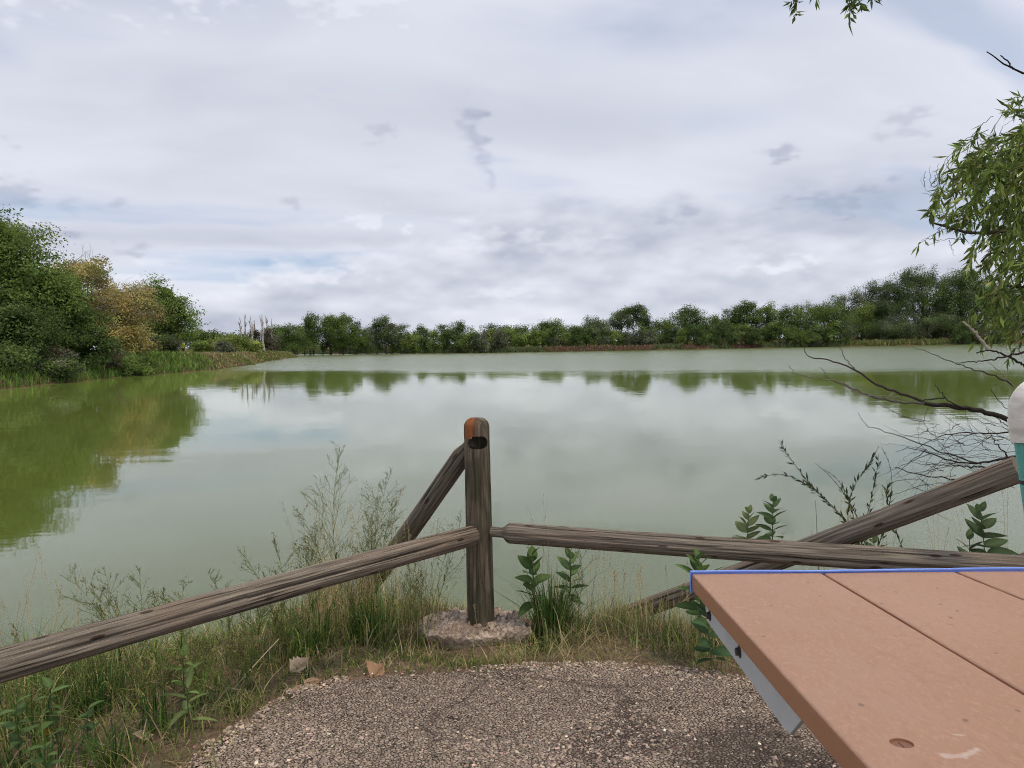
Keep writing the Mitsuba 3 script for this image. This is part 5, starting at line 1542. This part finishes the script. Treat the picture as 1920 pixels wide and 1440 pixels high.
# shrubs along the far water's edge
LAND = {528: 'the round leftmost tree', 556: 'the dense dark tree', 584: 'the narrow upright tree', 622: 'the left bright broad tree', 645: 'the right bright broad tree', 686: 'the low dark tree', 708: 'the left airy tree', 727: 'the right airy tree', 755: 'the small pointed tree',
        790: 'the dark pointed tree', 831: 'the small dark tree', 865: 'the flat topped tree', 922: 'the distant dark tree', 943: 'the tree behind the corner post', 975: 'the tree right of the corner post', 1040: 'the bright rounded tree', 1078: 'the grey green tree', 1122: 'the bushy grey tree',
        1163: 'the left tall airy crown', 1192: 'the tallest airy tree', 1216: 'the thin pointed tree', 1252: 'the yellow green tree', 1290: 'the tall uneven tree', 1345: 'the tree by the sky gap', 1400: 'the tall rounded tree', 1438: 'the tree next to the tall one', 1474: 'the even topped tree',
        1510: 'the broad even topped tree', 1555: 'the broad tree before the great ones', 1800: 'the large round tree', 1862: 'the dark tree behind the willow', 1925: 'the tree at the right edge'}
used_lab = {}


def shrub_label(px, ci):
    k_ = min(LAND, key=lambda q_: abs(q_ - px))
    rel = 'right below' if px - k_ > 6 else 'left below' if px - k_ < -6 else 'straight below'
    lab = f"{['mid green', 'dark green', 'light green', 'grey green', 'dull green', 'yellow green', 'brownish'][ci]} waterside shrub {rel} {LAND[k_]}"
    used_lab[lab] = used_lab.get(lab, 0) + 1
    return lab if used_lab[lab] == 1 else lab.replace('waterside shrub', ['', 'second waterside shrub', 'third waterside shrub', 'fourth waterside shrub'][used_lab[lab] - 1])


rg = np.random.default_rng(31)
px = 508.0
k = 0
while px < 1905:
    d = 231 if px > 900 else 231 + (900 - px) / 400 * 40
    if 1580 < px < 1800: px += 14; continue
    top = hor(px) + 2.2 / d * 1450 - rg.uniform(26, 46) * (1.15 if px > 1300 else 1)
    w = rg.uniform(22, 40)
    CI = int(rg.choice(7, p=[.22, .18, .16, .16, .14, .07, .07]))
    c = [[G1], [G2], [G3], [GS], [G1, GS], [G4, G1], [A([.15, .135, .09])]][CI]
    ci = CI
    plant('shore_shrub', shrub_label(px, ci), 'shrub', px, d + rg.uniform(1, 9), top, w, [q * .95 for q in c], 900, .36, 500 + k, 'shrubs along the far shore', trunk_h=.02, nl=6, lobe_r=.32)
    px += rg.uniform(11, 20); k += 1
for k, (px, top, w) in enumerate(((1600, 610, 40), (1632, 606, 46), (1668, 612, 44), (1700, 604, 50), (1738, 610, 46), (1772, 602, 50))):
    plant('back_shrub', f'dark shrub in the shade behind the pale reeds, {ORD[k]} from the left', 'shrub', px, 250, top, w, [G2, GS * .8], 1500, .4, 700 + k, 'shrubs behind the reeds', trunk_h=.01, nl=8, lobe_r=.32)
# low waterside growth: one mass of blades and leaves
acc = Acc()
idx = []
sh = lake
seg = np.roll(sh, -1, 0) - sh; sl = np.linalg.norm(seg, axis=1)


def shore_points(rg, n, lo, hi, cond):
    """n points on land lo..hi metres from the far or left shoreline."""
    mid = sh + seg / 2
    w = sl * cond(mid[:, 0], mid[:, 1]); k_ = rg.choice(len(sh), n, p=w / w.sum())
    p = sh[k_] + seg[k_] * rg.uniform(size=(n, 1))
    nr_ = np.stack([-seg[k_, 1], seg[k_, 0]], 1) / sl[k_][:, None]
    q = p + nr_ * rg.uniform(lo, hi, (n, 1))
    flip = shore_dist(q[:, 0], q[:, 1]) < 0
    q[flip] = 2 * p[flip] - q[flip]
    return q


farc = lambda x, y: ((y > 215) & (x > -95) & (x < 150)).astype(float)
q = shore_points(rg, 26000, 0.0, 5.0, farc)
z = gz(q[:, 0], q[:, 1])
pxs = q[:, 0] / q[:, 1] * 1450 + 960
red = np.zeros(len(q))
for a, b in ((1025, 1095), (1100, 1145), (1150, 1225), (1285, 1330), (1370, 1425)):
    red = np.maximum(red, ss(a - 6, a + 4, pxs) * ss(b + 6, b - 4, pxs))
marsh = ss(1588, 1600, pxs) * ss(1800, 1770, pxs)
n = len(q)
h = rg.uniform(.5, 1.6, n) * (1 - .25 * red) * (1 + .1 * marsh)
colr = pick(rg, n, [GS, G2, G1, A([.13, .10, .065])], [.35, .3, .2, .15])
colr = np.where((rg.uniform(size=n) < red * .85)[:, None], pick(rg, n, [A([.27, .155, .105]), A([.24, .17, .115])], [.6, .4]), colr)
colr = np.where((rg.uniform(size=n) < marsh * .9)[:, None], pick(rg, n, [G3, A([.16, .165, .06]), STRAW * .7], [.4, .4, .2]), colr)
an = rg.uniform(0, 6.28, n)
blades(acc, np.stack([q[:, 0], q[:, 1], z - .1], -1), h, np.stack([np.cos(an), np.sin(an)], 1) * (h * .35)[:, None], .2, rg.uniform(.15, .38, n), colr, 2)
scene['shore_undergrowth'] = acc.shape('leafage')
labels['shore_undergrowth'] = {'label': 'low scrub, rusty dry grass and pale reeds along the far waterline', 'category': 'undergrowth', 'kind': 'stuff'}
# meadow and reeds on the left bank
acc = Acc()
lc = lambda x, y: ((x < -25) & (y > 33) & (y < 215)).astype(float) * np.clip(60 / np.maximum(y, 1), .25, 1.5)
q = shore_points(rg, 60000, -0.15, 15.0, lc)
u_ = rg.uniform(size=len(q))
sdq = shore_dist(q[:, 0], q[:, 1])
kp = u_ < np.clip(1.25 - sdq / 16, .15, 1)
q, sdq = q[kp], sdq[kp]; n = len(q)
z = gz(q[:, 0], q[:, 1])
nzq = meshkit.fbm(np.stack([q[:, 0] * .16, q[:, 1] * .10, 0 * z], -1), 4, 8)
yy = q[:, 1]
lush = ss(98, 84, yy) * ss(.36, .50, nzq + .12 * ss(95, 75, yy))
dryp = ss(72, 92, yy) * ss(150, 118, yy)
h = rg.uniform(.25, .8, n) * (1 + .55 * lush) * (1 - .25 * dryp)
colr = pick(rg, n, [G1, G3, A([.24, .22, .09]), STRAW * .75, A([.19, .14, .09])], [.25, .25, .25, .15, .10])
colr = np.where((rg.uniform(size=n) < lush * .85)[:, None], pick(rg, n, [A([.16, .28, .060]), A([.21, .32, .080]), G2], [.5, .35, .15]), colr)
colr = np.where((rg.uniform(size=n) < dryp * .62 * (1 - ss(.5, .6, nzq)))[:, None], pick(rg, n, [STRAW * .72, A([.30, .24, .12]), A([.28, .20, .13])], [.5, .3, .2]), colr)
an = rg.uniform(0, 6.28, n)
blades(acc, np.stack([q[:, 0], q[:, 1], z - .06], -1), h, np.stack([np.cos(an), np.sin(an)], 1) * (h * .45)[:, None], .25, rg.uniform(.05, .13, n) * np.clip(yy / 70, .6, 2.2), colr, 2)
scene['bank_meadow'] = acc.shape('leafage')
labels['bank_meadow'] = {'label': 'long green and straw coloured grass covering the left bank down to the water', 'category': 'meadow', 'kind': 'stuff'}

# small figure in a bright vest on the left bank
px_, d_ = 345, 92
fx, fy = (px_ - 960) / 1450 * d_, float(d_)
fz = float(gz(fx, fy)[0])
pk = thing('person', 'tiny figure in a bright yellow vest on the bank beside the full green tree', 'person')


def hull_chain(joints):
    out = M3()
    for (p, r), (q_, r2) in zip(joints[:-1], joints[1:]):
        out = out + M3.batch_hull([M3.sphere(r, 14).translate([float(v_) for v_ in p]), M3.sphere(r2, 14).translate([float(v_) for v_ in q_])])
    return out


def FP(x, y, z): return A([fx + x, fy + y, fz + z])


body = hull_chain([(FP(-.10, 0, .08), .05), (FP(-.10, .02, .48), .06), (FP(-.09, 0, .90), .09), (FP(0, 0, 1.0), .13)])
body = body + hull_chain([(FP(.12, -.05, .08), .05), (FP(.11, 0, .48), .06), (FP(.09, 0, .90), .09), (FP(0, 0, 1.0), .13)])
body = body + hull_chain([(FP(0, 0, 1.0), .13), (FP(0, 0, 1.2), .13), (FP(0, 0, 1.38), .12), (FP(0, 0, 1.48), .055), (FP(0, 0, 1.56), .085), (FP(0, -.01, 1.62), .09)])
for s_ in (-1, 1):
    body = body + hull_chain([(FP(.0, 0, 1.40), .08), (FP(.19 * s_, 0, 1.40), .055), (FP(.25 * s_, -.02, 1.13), .045), (FP(.22 * s_, -.16, .92), .035), (FP(.21 * s_, -.20, .86), .04)])
bm = to_tri(body)
part(pk, 'body', ply(bm, 'darkcloth', smooth=60))
hd = to_tri(hull_chain([(FP(0, -.005, 1.57), .092), (FP(0, -.01, 1.63), .100)]))
part(pk, 'head', ply(hd, 'skin', smooth=60))
vs = hull_chain([(FP(-.10, 0, 1.02), .10), (FP(.10, 0, 1.02), .10), (FP(.15, 0, 1.40), .095), (FP(-.15, 0, 1.40), .095), (FP(-.10, 0, 1.02), .10)])
vs = M3.batch_hull([M3.sphere(.145, 16).translate([float(v_) for v_ in FP(sx_, 0, zz_)]) for sx_, zz_ in ((-.09, 1.03), (.09, 1.03), (-.12, 1.37), (.12, 1.37))])
part(pk, 'vest', ply(to_tri(vs), 'vest', smooth=60), 'bright yellow vest')
